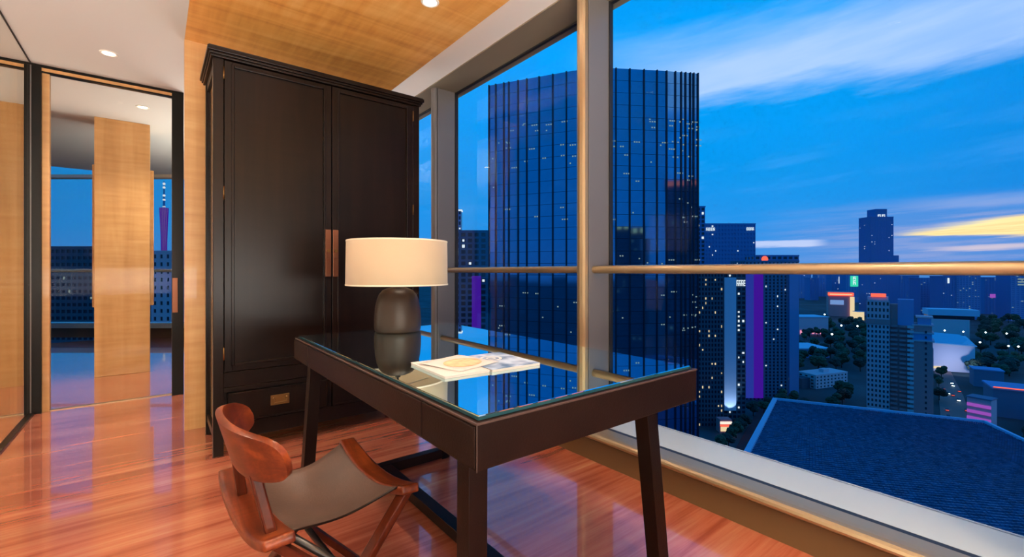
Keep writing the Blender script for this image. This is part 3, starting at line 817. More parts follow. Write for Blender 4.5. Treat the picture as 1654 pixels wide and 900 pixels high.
# --- the big curved glass tower
def tower():
    VT = [(790, 138), (930, 113), (975, 109.5), (987, 109.5), (1065, 113.5), (1127, 118.5)]
    def vt(u):
        for (a, va), (b_, vb) in zip(VT, VT[1:]):
            if a <= u <= b_: return va+(vb-va)*(u-a)/(b_-a)
        return 118.5
    us = [790, 801, 814, 822, 837, 851, 871, 893, 915, 935, 955, 975, 994.7, 1017, 1040, 1061, 1076.5, 1090.6, 1100, 1107, 1114.6, 1120, 1127]
    top = EYE+67.0
    pts = [at(u, FPX*67.0/(438-vt(u)), 0) for u in us]
    c = sum(pts, Vector())/len(pts) + FW*14
    root = thing('glass_tower', 'tall dark blue curved glass office tower filling the middle window', 'building', (c.x, c.y, G), 0)
    loc = [Vector((p.x-c.x, p.y-c.y, 0)) for p in pts]
    H = top-G
    back = [loc[-1]+FW*16-RT*2, loc[0]+FW*16+RT*2]
    poly = [p+FW*0.6 for p in loc]+back
    MB().hexa([(p.x, p.y, 0) for p in poly], [(p.x, p.y, H-0.6) for p in poly]).build('core', 'tower_fin', root)
    FHt = 4.02
    nf = int(H//FHt)
    rnd = random.Random(4)
    rest = MB()
    cands = []
    protos = {}
    for i in range(len(loc)-1):
        a, b_ = loc[i], loc[i+1]
        d = (b_-a); w = d.length; ang = math.atan2(d.y, d.x)
        for k in range(nf):
            hz = H-(k+1)*FHt
            cands.append((w, k, i, a, b_, ang, hz))
    vis = sorted([c_ for c_ in cands if c_[1] < 27 and not (9 <= c_[2] <= 11)], key=lambda c_: -c_[0])[:300]
    visset = {(c_[1], c_[2]) for c_ in vis}
    for (w, k, i, a, b_, ang, hz) in cands:
        if (k, i) in visset:
            key = i
            if key not in protos:
                o = MB().box(0.05, 0, 0.04, w-0.05, 0.30, FHt-0.08).build('glass_panel', 'tower_glass', root)
                protos[key] = o
            else:
                o = clone(protos[key])
            o.location = (a.x, a.y, hz)
            o.rotation_euler = (rnd.uniform(-0.006, 0.006), 0, ang+rnd.uniform(-0.006, 0.006))
        else:
            M_ = Matrix.Translation((a.x, a.y, hz)) @ Matrix.Rotation(ang+rnd.uniform(-0.006, 0.006), 4, 'Z')
            q = [M_ @ Vector(p) for p in ((0.05, 0, 0.04), (w-0.05, 0, 0.04), (w-0.05, 0.3, 0.04), (0.05, 0.3, 0.04))]
            t = [p+Vector((0, 0, FHt-0.12)) for p in q]
            rest.hexa(q, t)
    stuff(rest.build('glass_panel_field', 'tower_glass', root))
    for i, p in enumerate(loc):
        ang = math.atan2((loc[min(i+1, len(loc)-1)]-loc[max(i-1, 0)]).y, (loc[min(i+1, len(loc)-1)]-loc[max(i-1, 0)]).x)
        big = 0.2
        o = MB().box(-big, -0.45, 0, big, 0.3, H).build('fin', 'tower_fin', root)
        o.location = (p.x, p.y, 0); o.rotation_euler = (0, 0, ang)
    # ceiling lights of occupied floors, seen as small bright strips in the glass
    lm = MB()
    rows = [(205, 22), (232, 20), (250, 10), (265, 8), (290, 6), (330, 5), (352, 8), (420, 8), (480, 8), (505, 12), (530, 8)]
    for v, n in rows:
        h = drop(v, 155)-G
        for j in range(n):
            i = rnd.randrange(0, len(loc)-1)
            a, b_ = loc[i], loc[i+1]; d = (b_-a); w = d.length; nrm = Vector((d.y, -d.x, 0)).normalized()
            f = rnd.uniform(0.15, 0.7)
            hh = h+rnd.uniform(-2.0, 2.0)
            for q in range(rnd.randrange(1, 4)):
                s0 = a+d*f+d.normalized()*q*0.8
                s1 = s0+d.normalized()*0.45
                lm.hexa([s0+nrm*0.02+Vector((0, 0, hh)), s1+nrm*0.02+Vector((0, 0, hh)), s1+nrm*0.1+Vector((0, 0, hh)), s0+nrm*0.1+Vector((0, 0, hh))],
                        [s0+nrm*0.02+Vector((0, 0, hh+0.4)), s1+nrm*0.02+Vector((0, 0, hh+0.4)), s1+nrm*0.1+Vector((0, 0, hh+0.4)), s0+nrm*0.1+Vector((0, 0, hh+0.4))])
    stuff(lm.build('lit_window', 'lit_soft', root))
tower()

# --- the buildings across the street behind, which the glass tower mirrors
def mirrored(name, label, x0, x1, y, top, seed, sign):
    root = thing(name, label, 'building', ((x0+x1)/2, y, G), PI)
    w = x1-x0; H = top-G
    MB().box(-w/2, 0, 0, w/2, 20, H).build('core', 'tower_fin', root)
    facade(root, -w/2, w/2, 0, 0, H-6, 12, 34, 'facade_dark', 0.4, 0.4, 0.05, 'lit_soft', 'f', seed)
    for i in range(5):
        MB().box(-w/2+2+i*w/5, -0.8, H-5, -w/2+1+(i+0.75)*w/5, -0.2, H-1).build('roof_light', sign, root)
mirrored('mirrored_tower', 'dark building with red roof lights seen mirrored at the right edge of the glass tower', 128, 190, -170, 80, 71, 'neon_red')
mirrored('mirrored_block', 'lower dark building with warm roof lights mirrored low in the glass tower', 58, 88, -150, 41, 72, 'lit_warm')

# --- left pane
block('apartment_tower', 'dark tower at the left pane with scattered lights and a violet light strip', 700, 797, 215, 372, 22, 'facade_blue', 9, 40, 0.10, 'lit_white', seed=3)
r_, w_ = place('light_column', 'violet lit vertical strip on the dark tower at the left pane', 762, 777, 213, 0, 'light')
bpy.data.objects.remove(r_)
r_ = [o for o in bpy.data.objects if o.name.startswith('apartment_tower')][0]
zz = 214.0
MB().box((769.5-748.5-7)/FPX*215, -1.2, 4, (769.5-748.5+7.5)/FPX*215, -0.42, drop(446, 215)-G).build('light_strip', 'led_violet', r_)
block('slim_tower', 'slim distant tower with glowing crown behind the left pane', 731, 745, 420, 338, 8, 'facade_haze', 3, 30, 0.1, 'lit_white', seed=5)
r_ = bpy.data.objects['slim_tower']
MB().box(-4.6, -0.6, drop(341, 420)-G, 4.6, 8.6, drop(338.5, 420)-G).build('crown_light', 'lit_white', r_)

# --- right of the tower
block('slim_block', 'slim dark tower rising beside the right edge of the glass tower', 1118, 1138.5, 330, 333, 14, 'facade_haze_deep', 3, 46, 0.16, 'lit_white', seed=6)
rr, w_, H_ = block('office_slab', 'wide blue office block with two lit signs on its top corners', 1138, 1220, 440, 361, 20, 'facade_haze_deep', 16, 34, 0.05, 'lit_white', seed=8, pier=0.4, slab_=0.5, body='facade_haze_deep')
def glyphs(root, x0, x1, z0, z1, y, n, m, seed):
    """small block signs too far off to read: one upright block figure per character"""
    rnd = random.Random(seed); cw = (x1-x0)/n
    for i in range(n):
        a = x0+i*cw+cw*0.12; b_ = a+cw*0.76; h = z1-z0
        g_ = MB()
        g_.box(a, y-0.3, z0, a+cw*0.2, y, z1); g_.box(a+cw*0.2, y-0.3, z1-h*0.22, b_, y, z1)
        g_.box(a+cw*0.2, y-0.3, z0+h*0.36, b_, y, z0+h*0.56)
        if rnd.random() < 0.6: g_.box(b_-cw*0.18, y-0.3, z0, b_, y, z0+h*0.36)
        else: g_.box(a+cw*0.2, y-0.3, z0, b_, y, z0+h*0.18)
        g_.build('sign_character', m, root)
glyphs(rr, -w_/2+1.0, -w_/2+10, H_-7.2, H_-4.2, -0.5, 4, 'lit_white', 1)
glyphs(rr, w_/2-9, w_/2-1.5, H_-6.8, H_-4.0, -0.5, 4, 'lit_white', 2)
rr, w_, H_ = block('residential_tower', 'dark green tower block with scattered lit rooms nearest the glass tower', 1112, 1168, 262, 431, 16, 'facade_dark', 11, 34, 0.13, 'lit_warm', seed=11, pier=0.45, slab_=0.4)
r_, w_, H_ = block('residential_tower', 'tower block with a pale floodlit wall strip beside lit balconies', 1168, 1204, 268, 432, 16, 'facade_dark', 5, 34, 0.24, 'lit_white', seed=12, pier=0.3, slab_=0.4)
MB().box(-w_/2, -1.6, 8, -w_/2+19/FPX*268, -0.42, H_-6).build('pale_wall', 'hall_white', r_)
glyphs(r_, -w_/2+7.5, w_/2-0.3, H_-11, H_-7.5, -0.5, 4, 'lit_white', 3)
for k in range(1):
    ld = bpy.data.lights.new('flood_or_fill_light', 'SPOT'); ld.energy = 9000; ld.color = (0.45, 0.68, 1.0); ld.spot_size = math.radians(50); ld.shadow_soft_size = 0.5
    lo = bpy.data.objects.new('flood_or_fill_light', ld); C.objects.link(lo); lo.parent = r_
    lo.location = (-w_/2+3.4, -9, 4); lo.rotation_euler = (math.radians(90+62), 0, 0)
r_, w_, H_ = block('residential_tower', 'tower block with a tall violet blue light strip on its left corner', 1203, 1290, 316, 421, 20, 'facade_blue', 14, 42, 0.035, 'lit_white', seed=13, pier=0.5, slab_=0.35)
MB().box(-w_/2-0.5, -2.0, 2, -w_/2+12/FPX*316, -0.42, H_-8).build('light_strip', 'led_violet_blue', r_)
MB().box(-w_/2+13/FPX*316, -2.2, 2, -w_/2+27/FPX*316, -0.42, H_-8).build('light_strip', 'led_violet', r_)
MB().box(w_/2-17/FPX*316, -1.8, 0, w_/2-1, -0.42, H_-4).build('side_wall', 'facade_haze', r_)
r_, w_, H_ = block('mall_block', 'low dark block with red disc sign and white letters just above the rail', 1219, 1290, 380, 412, 16, 'facade_haze_deep', 8, 30, 0.03, 'neon_magenta', seed=14)
MB().tube([(-w_/2+8, -0.5, H_-3.5+0.0), (-w_/2+8, -1.2, H_-3.5)], 2.6, 20).build('red_disc', 'neon_red', r_)
glyphs(r_, -w_/2+1, -w_/2+7.5, H_-9.6, H_-7.2, -0.5, 3, 'lit_white', 4)

# --- tall tower far right above the rail
r_, w_, H_ = block('landmark_tower', 'lone dark tower on the horizon with stepped top and lit sign', 1406, 1443, 900, 350, 30, 'facade_haze_deep', 8, 46, 0.035, 'lit_white', seed=20, pier=0.6, slab_=0.6, body='facade_haze_deep')
MB().box(-w_/2+12, 2, H_, w_/2-11, 24, H_+15.5).build('crown', 'facade_haze_deep', r_)
glyphs(r_, -w_/2+15, w_/2-14, H_-0.5, H_+4.5, 1.9, 2, 'lit_white', 7)
MB().box(w_/2, 0, 0, w_/2+11, 28, H_-77).build('annexe', 'facade_haze_deep', r_)

# --- skyline below the rail
sky = [
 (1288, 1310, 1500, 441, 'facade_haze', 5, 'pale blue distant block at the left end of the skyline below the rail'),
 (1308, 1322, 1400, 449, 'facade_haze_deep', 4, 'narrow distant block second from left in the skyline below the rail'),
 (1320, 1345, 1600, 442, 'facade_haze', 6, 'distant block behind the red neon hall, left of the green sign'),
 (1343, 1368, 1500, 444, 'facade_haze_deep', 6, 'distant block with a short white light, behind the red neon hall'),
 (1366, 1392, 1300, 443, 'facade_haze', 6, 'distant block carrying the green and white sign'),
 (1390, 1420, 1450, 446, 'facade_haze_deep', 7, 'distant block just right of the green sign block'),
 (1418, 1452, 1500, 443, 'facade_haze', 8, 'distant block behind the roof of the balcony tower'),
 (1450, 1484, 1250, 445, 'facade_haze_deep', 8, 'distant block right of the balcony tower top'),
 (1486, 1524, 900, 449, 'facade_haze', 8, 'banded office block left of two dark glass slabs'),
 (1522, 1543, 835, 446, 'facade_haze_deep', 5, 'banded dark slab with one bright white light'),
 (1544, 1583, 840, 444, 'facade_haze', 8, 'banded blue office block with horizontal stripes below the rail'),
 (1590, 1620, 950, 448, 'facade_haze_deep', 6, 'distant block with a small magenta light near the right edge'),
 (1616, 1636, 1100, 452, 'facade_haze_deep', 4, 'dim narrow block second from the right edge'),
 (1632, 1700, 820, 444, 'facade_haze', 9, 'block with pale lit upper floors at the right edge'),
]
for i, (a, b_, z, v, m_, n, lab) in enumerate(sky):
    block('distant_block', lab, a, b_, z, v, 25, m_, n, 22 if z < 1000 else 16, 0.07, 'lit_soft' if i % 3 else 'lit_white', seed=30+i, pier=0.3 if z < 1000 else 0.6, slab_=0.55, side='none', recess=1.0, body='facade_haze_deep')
o = [x for x in bpy.data.objects if x.get('label', '').startswith('distant block carrying the green')][0]
MB().box(-11, -2.4, drop(463, 1300)-G, 11, -1.2, drop(446, 1300)-G).build('sign_board', 'neon_green', o)
glyphs(o, -5, 5, drop(460, 1300)-G, drop(453, 1300)-G, -2.5, 1, 'lit_white', 8)
glyphs(o, -5, 5, drop(452, 1300)-G, drop(447, 1300)-G, -2.5, 1, 'lit_white', 9)
o = [x for x in bpy.data.objects if x.get('label', '').startswith('distant block with a short white light')][0]
MB().box(-2.5, -2.4, drop(458, 1500)-G, 2.5, -1.2, drop(447, 1500)-G).build('sign_board', 'lit_white', o)
o = [x for x in bpy.data.objects if x.get('label', '').startswith('banded dark slab')][0]
MB().box(-3.5, -2.4, drop(457, 860)-G, -1.0, -1.2, drop(449, 860)-G).build('sign_board', 'lit_white', o)
o = [x for x in bpy.data.objects if x.get('label', '').startswith('distant block with a small magenta')][0]
MB().box(-9, -2.4, drop(481, 950)-G, 2, -1.2, drop(475, 950)-G).build('sign_board', 'neon_magenta', o)
o = [x for x in bpy.data.objects if x.get('label', '').startswith('block with pale lit upper floors')][0]
b = MB()
for k in range(3): b.box(-26, -1.6, drop(452+k*4.5, 820)-G, 10, -1.1, drop(450+k*4.5, 820)-G)
stuff(b.build('lit_floor', 'lit_soft', o))

# --- red neon hall and its neighbours
r_, w_ = place('neon_hall', 'low hall outlined by a red neon roof line in the distance', 1338, 1378, 900, math.radians(-30))
H_ = drop(472, 900)-G
MB().box(-w_/2, 0, 0, w_/2, 40, H_).build('body', 'facade_brown', r_)
MB().box(-w_/2-1, -2.2, H_-7, w_/2+1, -1, H_-1).build('neon_band', 'neon_red', r_)
MB().box(-w_/2+2, -1.8, H_-5.6, w_/2-2, -2.6, H_-3.6).build('neon_core', 'lit_warm', r_)
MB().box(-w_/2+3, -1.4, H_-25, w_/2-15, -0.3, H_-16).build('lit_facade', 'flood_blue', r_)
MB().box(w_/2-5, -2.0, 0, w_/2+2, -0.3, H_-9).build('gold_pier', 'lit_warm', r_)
r_, w_ = place('glowing_pavilion', 'small bright white and gold pavilion right of the neon hall', 1387, 1396, 830)
MB().box(-w_/2, 0, 0, w_/2, 12, 15).build('body', 'lit_warm', r_)
MB().box(-w_/2-1.5, -1, 15, w_/2+1.5, 13, 16).build('roof', 'facade_pale', r_)
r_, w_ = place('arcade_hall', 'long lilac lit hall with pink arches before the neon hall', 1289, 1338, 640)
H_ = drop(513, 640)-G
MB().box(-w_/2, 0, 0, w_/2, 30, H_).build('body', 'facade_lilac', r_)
MB().box(-w_/2-1, -1, H_, w_/2+1, 32, H_+1.2).build('roof', 'hall_roof', r_)
for k in range(7):
    MB().box(-w_/2+3+k*5.6, -0.6, 1.5, -w_/2+5.8+k*5.6, -0.1, 6.5).build('arch_light', 'neon_pink', r_)
r_, w_ = place('pale_roof_hall', 'low hall with a pale blue flat roof beyond the white office', 1289, 1340, 470)
MB().box(-w_/2, 0, 0, w_/2, 34, 9).build('body', 'facade_haze', r_)
MB().box(-w_/2-1, -1, 9, w_/2+1, 36, 10.2).build('roof', 'hall_roof', r_)

# --- white office beyond the trees
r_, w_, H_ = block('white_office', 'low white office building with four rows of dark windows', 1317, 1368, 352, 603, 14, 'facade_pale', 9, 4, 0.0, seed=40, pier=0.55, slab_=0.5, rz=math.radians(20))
MB().box(-w_/2-9, 4, 0, -w_/2, 12, H_-3).build('annexe', 'facade_dark', r_)
b = MB(); b.box(-3, 4, H_, 3, 8, H_+2.4); b.build('roof_hut', 'facade_pale', r_)

# --- balcony tower block
def balcony_tower():
    z = 262
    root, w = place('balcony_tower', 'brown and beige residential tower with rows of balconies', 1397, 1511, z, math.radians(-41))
    s = w/114
    H = drop(487, z)-G
    X = lambda u: (u-1454)*s
    nf = 24
    # left wing
    MB().box(X(1400), 0.8, 0, X(1439), 14, H).build('left_wing', 'city_window', root)
    facade(root, X(1400), X(1439), 0.8, 0, H-14, 6, nf-4, 'facade_lilac', 0.5, 0.45, 0.0, face='f', seed=50, recess=0.5)
    facade(root, X(1400), X(1439), 0.8, H-11, H, 6, 3, 'facade_lilac', 0.5, 0.45, 0.0, face='f', seed=51, recess=0.5)
    MB().box(X(1399), 0.0, H-14, X(1440), 0.8, H-11).build('brown_band', 'facade_brown', root)
    MB().box(X(1401), 2, H, X(1436), 12, H+2.2).build('roof_room', 'facade_pale', root)
    # recessed middle with balconies
    MB().box(X(1439), 3.2, 0, X(1472), 14, H-2).build('middle_wing', 'facade_brown', root)
    MB().box(X(1452), 2.6, H-14, X(1478), 12, H+1).build('lift_core', 'facade_haze', root)
    fh = (H-14)/22
    for k in range(22):
        h = 1.5+k*fh
        o = MB().box(X(1440), 1.0, h, X(1452), 3.2, h+0.5).box(X(1440), 1.0, h+0.5, X(1452), 1.15, h+1.25)
        o.build('balcony', 'facade_brown', root)
        o = MB().box(X(1455), 0.4, h, X(1466), 3.2, h+0.4).box(X(1455), 0.4, h+0.4, X(1466), 0.55, h+1.3)
        o.build('balcony', 'facade_brown', root)
        o = MB().box(X(1467.5), -0.4, h, X(1478), 3.2, h+0.45).box(X(1467.5), -0.4, h+0.45, X(1478), -0.25, h+1.5)
        o.build('balcony', 'facade_pale', root)
    # right wing
    MB().box(X(1477), 0, 0, X(1508), 15, H-26).build('right_wing', 'facade_brown', root)
    b = MB()
    for k in range(18):
        b.box(X(1495), -0.1, 3+k*fh*1.15, X(1498), 0.02, 4.4+k*fh*1.15)
    stuff(b.build('small_window', 'city_window', root))
    for k, (a, c_, q) in enumerate(((1474, 1507, 0), (1476, 1506, 4), (1478, 1506, 8), (1484, 1505, 12))):
        h = H-26+k*4.4
        MB().box(X(a), 0.5+k*0.6, h, X(c_), 14, h+3.6).build('upper_floor', 'facade_haze' if k % 2 else 'facade_brown', root)
        MB().box(X(a)-0.8, 0.1+k*0.6, h+3.6, X(c_)+0.8, 15, h+4.4).build('terrace_slab', 'facade_lilac', root)
    o = MB().box(X(1407), 1.2, H+2.2, X(1433), 1.8, H+4.2).build('roof_glow', 'neon_red', root)
balcony_tower()

# --- white halls right of it
r_, w_ = place('exhibition_hall', 'large white hall with pale blue pitched roof right of the balcony tower', 1500, 1575, 405, math.radians(-18))
b = MB(); b.prism([(0, 0), (26, 0), (26, 26), (13, 31), (0, 25)], 'x', -w_/2, w_/2)
b.build('body', 'hall_white', r_)
b = MB(); b.hexa([(-w_/2-1, -1, 25.1), (w_/2+1, -1, 23.1), (w_/2-4, 14, 31.2), (-w_/2-1, 14, 33.2)], [(-w_/2-1, -1, 25.9), (w_/2+1, -1, 23.9), (w_/2-4, 14, 32.0), (-w_/2-1, 14, 34)])
b.build('roof', 'hall_roof', r_)
MB().box(-w_/2+2, -0.8, 2.5, -w_/2+13, -0.1, 4.4).build('entrance_light', 'lit_warm', r_)
ld = bpy.data.lights.new('flood_or_fill_light', 'SPOT'); ld.energy = 13000; ld.color = (0.70, 0.72, 1.0); ld.spot_blend = 1.0; ld.spot_size = math.radians(160); ld.shadow_soft_size = 1.0  # unseen spot added to brighten the front of the white hall
lo = bpy.data.objects.new('flood_or_fill_light', ld); C.objects.link(lo); lo.parent = r_
lo.location = (0, -24, 8); lo.rotation_euler = (math.radians(90+12), 0, 0)
r_, w_ = place('flat_hall', 'long flat roofed pale hall behind the white exhibition hall', 1500, 1580, 600, math.radians(-30))
MB().box(-w_/2, 0, 0, w_/2-8, 20, 26).build('body', 'facade_pale', r_)
MB().box(-w_/2-1, -2, 31, w_/2+1, 26, 39).build('roof', 'hall_roof', r_)
MB().box(-w_/2, 1, 26, w_/2-3, 22, 31).build('dark_band', 'city_window', r_)
# --- violet shopping arcade and low roofs at right
r_, w_ = place('violet_arcade', 'violet lit low building beside the road', 1562, 1601, 245, math.radians(-62))
for k in range(5):
    MB().box(-w_/2, -0.4, 2+k*3.6, w_/2, 0.0, 3.6+k*3.6).build('light_band', 'neon_magenta', r_)
MB().box(-w_/2, 0, 0, w_/2, 8, 21).build('body', 'facade_lilac', r_)
MB().box(-w_/2-0.3, -0.5, 21, w_/2+0.3, 8.2, 21.6).build('roof_edge', 'facade_blue', r_)
r_, w_ = place('low_block', 'low blue grey block with red light line on its roof', 1604, 1690, 275, math.radians(-35))
MB().box(-w_/2, 0, 0, w_/2, 22, 17).build('body', 'facade_blue', r_)
MB().box(-w_/2-0.6, -0.6, 17, w_/2+0.6, 22.6, 18).build('roof', 'facade_haze', r_)
MB().box(-w_/2, -0.9, 18, -w_/2+14, -0.5, 18.6).build('light_line', 'neon_red', r_)
MB().box(-w_/2+16, 3, 18, w_/2-6, 3.6, 18.8).build('light_line', 'neon_pink', r_)
r_, w_ = place('grey_shed', 'plain grey blue shed among the dark trees', 1573, 1622, 350, math.radians(-35))
MB().box(-w_/2, 0, 0, w_/2, 14, 13).build('body', 'facade_blue', r_)
MB().box(-w_/2-0.4, -0.4, 13, w_/2+0.4, 14.4, 13.8).build('roof', 'facade_haze', r_)

# --- road with cars
def gp(u, v, h=G): # point of the ground
    z = (EYE-h)*FPX/(v-438)
    return at(u, z, h)
rd = MB()
L_ = [gp(1508, 590), gp(1516, 640), gp(1522, 700), gp(1530, 780)]
R_ = [gp(1530, 590), gp(1556, 640), gp(1578, 700), gp(1615, 780)]
for i in range(3):
    q = [L_[i+1], R_[i+1], R_[i], L_[i]]
    rd.hexa([p+Vector((0, 0, 0.02)) for p in q], [p+Vector((0, 0, 0.3)) for p in q])
struct(rd.build('road', 'lamplit_asphalt'))
rnd = random.Random(9)
car0 = None
for k in range(18):
    f = 0.22+rnd.random()*0.72
    i = min(2, int(f*3)); t = f*3-i
    a = L_[i].lerp(L_[i+1], t); b_ = R_[i].lerp(R_[i+1], t)
    lane = (k % 6+0.5)/6
    p = a.lerp(b_, lane)
    dirv = (L_[i+1]-L_[i]).normalized()
    if car0 is None:
        t_ = thing('car', 'car with lights on driving on the road below', 'car', p+Vector((0, 0, 0.3)), 0, 'cars on the road')
        m1_ = MB(); m1_.box(-2.2, -0.9, 0.3, 2.2, 0.9, 0.9); m1_.hexa([(-1.5, -0.85, 0.9), (1.2, -0.85, 0.9), (1.2, 0.85, 0.9), (-1.5, 0.85, 0.9)], [(-1.1, -0.7, 1.45), (0.6, -0.7, 1.45), (0.6, 0.7, 1.45), (-1.1, 0.7, 1.45)])
        m1_.build('body', 'facade_dark', t_)
        b2 = MB()
        for x in (-1.4, 1.4):
            for y in (-0.8, 0.8): b2.tube([(x, y-0.1, 0.33), (x, y+0.1, 0.33)], 0.33, 12)
        b2.build('wheels', 'dark_gasket', t_)
        MB().box(2.2, -0.8, 0.55, 2.35, 0.8, 0.85).build('headlights', 'street_glow', t_)
        MB().box(-2.35, -0.8, 0.55, -2.2, 0.8, 0.85).build('tail_lights', 'neon_red', t_)
        car0 = t_
    else:
        t_ = clone(car0)
        for c_ in list(car0.children): clone(c_, t_)
        t_.location = p+Vector((0, 0, 0.3))
    t_.rotation_euler = (0, 0, math.atan2(dirv.y, dirv.x)+(PI if k % 2 else 0))

# --- street between trees and the tower, reddish paving by the near roof
pv = MB()
q = [gp(1150, 790), gp(1214, 760), gp(1252, 650), gp(1232, 650)]
pv.hexa([p+Vector((0, 0, 0.02)) for p in q], [p+Vector((0, 0, 0.25)) for p in q])
struct(pv.build('pavement', 'red_paving'))
r_, w_ = place('street_shop', 'brightly lit little street shop at the foot of the floodlit tower', 1163, 1182, 252)
MB().box(-w_/2, 0, 0, w_/2, 5, 7.5).build('body', 'facade_brown', r_)
MB().box(-w_/2+0.3, -0.3, 1.0, w_/2-0.3, -0.05, 3.4).build('shop_window', 'lit_warm', r_)
MB().box(-w_/2, -1.2, 3.9, w_/2, 0, 4.6).build('awning', 'neon_red', r_)
MB().box(-w_/2, -0.3, 5.0, w_/2, -0.05, 6.4).build('upper_window', 'trail_white', r_)

# --- big tiled roof below the window
RH = -50+EYE
c0 = at(1252, 176.8, RH); c1 = at(1590, 150.0, RH); c2_ = at(1654, 133.6, RH); cl0 = at(1205, 123.2, RH)
e0 = (cl0-c0).normalized(); far0 = c0+e0*150
e2 = (c2_-c1).normalized(); far1 = c1+e2*110
rt = thing('tiled_roof_building', 'big building below the window with a wide dark blue tiled roof', 'building', (c0.x, c0.y, G))
def rl(p, dz=0): return (p.x-c0.x, p.y-c0.y, p.z-G+dz)
poly = [c0, c1, far1, far0]
MB().hexa([(p.x-c0.x, p.y-c0.y, 0) for p in poly], [rl(p, -0.8) for p in poly]).build('body', 'facade_haze_deep', rt)
# tile courses: overlapping rows, each course a shallow step, tiles of slightly uneven height
tb = bmesh.new()
NR, NC = 96, 110
rnd = random.Random(2)
for i in range(NR):
    a0, a1 = i/NR, (i+1)/NR
    off = 0.5*(i % 2)
    Lp, Lq = c0.lerp(far0, a0), c0.lerp(far0, a1)
    Rp, Rq = c1.lerp(far1, a0), c1.lerp(far1, a1)
    for j in range(NC):
        b0, b1 = (j+0.06+off*0)/NC, (j+0.94)/NC
        hgt = rnd.uniform(-0.10, 0.10)
        P0, P1, P2, P3 = Lp.lerp(Rp, b0), Lp.lerp(Rp, b1), Lq.lerp(Rq, b1), Lq.lerp(Rq, b0)
        v_ = [tb.verts.new(rl(P0, -0.35+hgt*0.2)), tb.verts.new(rl(P1, -0.35+hgt*0.2)), tb.verts.new(rl(P2, 0.0+hgt)), tb.verts.new(rl(P3, 0.0+hgt))]
        w4 = [tb.verts.new(rl(P3, -0.7)), tb.verts.new(rl(P2, -0.7))]
        tb.faces.new(v_); tb.faces.new((v_[3], v_[2], w4[1], w4[0]))
me = bpy.data.meshes.new('roof_tiles'); tb.to_mesh(me); tb.free(); me.materials.append(MATS['roof_tile'])
o = bpy.data.objects.new('roof_tiles', me); C.objects.link(o); o.parent = rt; o['kind'] = 'stuff'
for a, b_, wd_ in ((c0, far0, 1.5), (c0, c1, 0.7), (c1, far1, 0.9)):
    MB().bar(rl(a, 0.1), rl(b_, 0.1), wd_, 0.9).build('coping', 'roof_coping', rt)

# --- trees
def tree_mesh(seed, fol):
    rnd = random.Random(seed)
    bm = bmesh.new()
    for k in range(9):
        r = rnd.uniform(1.5, 2.6)
        th, rr_ = rnd.uniform(0, 2*PI), rnd.uniform(0, 2.6)
        M_ = Matrix.Translation((rr_*math.cos(th), rr_*math.sin(th), rnd.uniform(4.6, 8.2))) @ Matrix.Diagonal((1, 1, 0.8, 1))
        bmesh.ops.create_icosphere(bm, subdivisions=3, radius=r, matrix=M_)
    for v in bm.verts:
        n = v.normal if v.normal.length else Vector((0, 0, 1))
        v.co += n*rnd.uniform(-0.32, 0.38)
    me = bpy.data.meshes.new('crown'); bm.to_mesh(me); bm.free(); me.materials.append(MATS[fol])
    return me
crowns = [tree_mesh(1, 'foliage'), tree_mesh(2, 'foliage'), tree_mesh(3, 'foliage_deep'), tree_mesh(4, 'foliage_deep')]
tk = MB().tube([(0, 0, 0), (0.15, 0, 3), (0, 0.1, 5.5)], [0.35, 0.28, 0.16], 8)
bmesh.ops.recalc_face_normals(tk.bm, faces=tk.bm.faces)
trunk_me = bpy.data.meshes.new('trunk'); tk.bm.to_mesh(trunk_me); tk.bm.free(); trunk_me.materials.append(MATS['bark'])
def tree(p, s, k, label, group):
    t = thing('tree', label, 'tree', p, random.uniform(0, 6.28), group)
    for nm, me in (('crown', crowns[k % 4]), ('trunk', trunk_me)):
        o = bpy.data.objects.new(nm, me); C.objects.link(o); o.parent = t; o.scale = (s, s, s*random.uniform(0.85, 1.1))
SPOTS = [(Vector(at(u, z, G)[:2]), 2.5) for u, z in ((1526, 480), (1556, 470), (1592, 470), (1626, 470), (1583, 430), (1629, 430), (1645, 425), (1344, 560), (1359, 640), (1385, 640), (1332, 800), (1347, 700))]
def free(p, r):
    q = Vector((p.x, p.y))
    for o, sr in SPOTS:
        if (o-q).length < (r+sr)*1.0: return False
    for c_, a_, w_ in KEEP:
        d = q-c_
        lx = d.x*math.cos(a_)+d.y*math.sin(a_); ly = -d.x*math.sin(a_)+d.y*math.cos(a_)
        if abs(lx) < w_/2+r+1.5 and -r-1.5 < ly < 36+r: return False
    SPOTS.append((q, r)); return True
def grove(u0, u1, v0, v1, n, s, label, group, seed, deep=0):
    r_ = random.Random(seed)
    for i in range(n):
        for _ in range(40):
            u, v = r_.uniform(u0, u1), r_.uniform(v0, v1)
            sc = 1.45*s*r_.uniform(0.8, 1.2)
            if free(gp(u, v), 4.6*sc): break
        else: continue
        tree(gp(u, v), sc, i+(2 if deep and i % 2 == 0 else 0), label, group)
def street_row(pts, n, s, label, group, seed):
    r_ = random.Random(seed)
    for i in range(n):
        f = i/(n-1)*(len(pts)-1); k = min(int(f), len(pts)-2); t = f-k
        u = pts[k][0]*(1-t)+pts[k+1][0]*t+r_.uniform(-5, 5); v = pts[k][1]*(1-t)+pts[k+1][1]*t+r_.uniform(-5, 5)
        sc = s*r_.uniform(0.85, 1.2)
        if free(gp(u, v), 2.9*sc): tree(gp(u, v), sc, i, label, group)
street_row([(1140, 745), (1165, 735), (1195, 705), (1222, 672), (1245, 655)], 20, 0.95, 'dark street tree at the foot of the towers beside the tiled roof', 'street trees below the towers', 1)
grove(1238, 1300, 655, 664, 5, 0.8, 'low dark tree behind the tiled roof below the violet lit tower', 'trees behind the tiled roof', 2, 1)
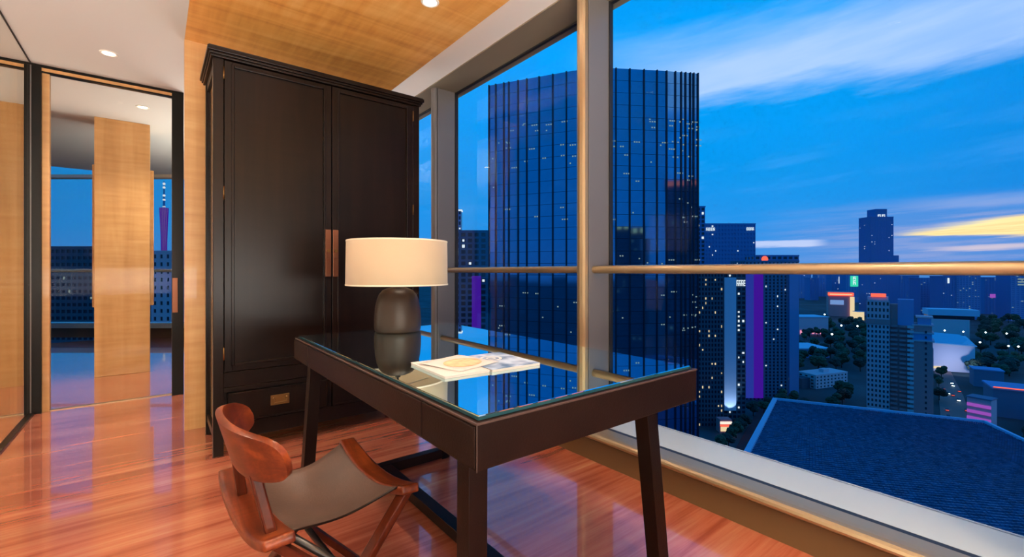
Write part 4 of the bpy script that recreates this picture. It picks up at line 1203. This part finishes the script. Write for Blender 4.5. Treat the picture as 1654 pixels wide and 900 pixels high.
grove(1348, 1398, 645, 668, 9, 0.9, 'dark tree between the white office and the balcony tower', 'trees by the white office', 3, 1)
grove(1290, 1398, 560, 602, 30, 1.1, 'tree of the wooded belt beyond the white office', 'trees beyond the white office', 4)
grove(1338, 1398, 522, 552, 18, 1.1, 'tree of the park before the red neon hall', 'park trees before the neon hall', 5, 1)
grove(1292, 1336, 538, 550, 8, 0.8, 'small park tree in front of the lilac lit hall', 'trees before the lilac hall', 15, 1)
grove(1540, 1654, 590, 612, 24, 1.15, 'tree of the dark belt right of the white exhibition hall', 'trees right of the exhibition hall', 6, 1)
grove(1580, 1670, 520, 580, 34, 1.1, 'tree of the lamp lit park at the right edge', 'park trees at the right edge', 7)
grove(1600, 1680, 690, 740, 12, 0.9, 'dark tree between the tiled roof and the low blue block', 'trees behind the tiled roof corner', 8, 1)
grove(1512, 1522, 610, 650, 4, 0.7, 'small roadside tree beside the balcony tower', 'roadside trees', 9)

# --- street lamps
def street_lamp(p, label, hh=9.0, s=0.45):
    t = thing('street_lamp', label, 'street lamp', p, 0, 'lit street lamps')
    MB().tube([(0, 0, 0), (0, 0, hh)], 0.12, 6).build('pole', 'dark_steel', t)
    MB().lathe([(0.05, hh-s), (s, hh-s*0.3), (s, hh+s*0.3), (0.05, hh+s)], (0, 0, 0), 10).build('lamp_head', 'street_glow', t)
for (u, v, z, nm) in ((1526, 534, 480, 'lit street lamp above the exhibition hall roof, leftmost of four'), (1556, 536, 470, 'lit street lamp second from left of the row right of the hall'),
                   (1592, 537, 470, 'lit street lamp third from left of the row right of the hall'), (1626, 539, 470, 'lit street lamp at the right end of the row near the picture edge'),
                   (1583, 553, 430, 'lit street lamp low in the park just below the row of four'), (1629, 559, 430, 'lower right lit lamp of the park, beside the last one'),
                   (1645, 560, 425, 'lit lamp lowest at the right picture edge'), (1344, 540, 560, 'brightest lit lamp in the park below the neon hall'),
                   (1359, 526, 640, 'lit lamp below the red neon hall'), (1385, 527, 640, 'lit lamp left of the balcony tower'), (1332, 508, 800, 'small lit lamp left under the neon hall'),
                   (1347, 524, 700, 'small lit lamp beside the lilac hall')):
    hh = drop(v, z)-G
    street_lamp(at(u, z, G), nm, max(hh, 6), 0.75 if z < 500 else 1.1)

# --- view from the far room window
block('hillside_block', 'dark block with faint lights behind the far room window', -60, 152, 230, 398, 20, 'facade_dark', 24, 30, 0.03, 'lit_soft', seed=60, pier=0.3, slab_=0.5)
block('hillside_block', 'dark block with pale wall right of the wood pillar', 246, 330, 190, 405, 14, 'facade_lilac', 8, 30, 0.05, 'lit_white', seed=61, pier=0.6, slab_=0.5)
r_, w_ = place('television_tower', 'slender violet lit television tower beyond the far room window', 255, 275, 900, 0, 'tower')
pr = []
Ht = drop(336, 900)-G
for k in range(17):
    f = k/16
    pr.append((4.0+7.0*(abs(f-0.62)**1.3)*1.35, f*Ht))
MB().lathe(pr, (0, 0, 0), 20).build('shaft', 'tower_glow', r_, smooth=True)
b = MB()
for a in range(12):
    t = a*2*PI/12
    b.tube([((p[0]+0.6)*math.cos(t+p[1]/Ht*1.2), (p[0]+0.6)*math.sin(t+p[1]/Ht*1.2), p[1]) for p in pr], 0.5, 4)
b.build('lattice', 'led_violet', r_)
MB().tube([(0, 0, Ht), (0, 0, drop(292, 900)-G)], [2.2, 0.6], 8).build('mast', 'facade_haze', r_)
for v in (297, 303, 316, 323, 334):
    h = drop(v, 900)-G
    MB().lathe([(1.5, h-2), (2.6, h), (1.5, h+2)], (0, 0, 0), 8).build('mast_light', 'lit_white', r_)
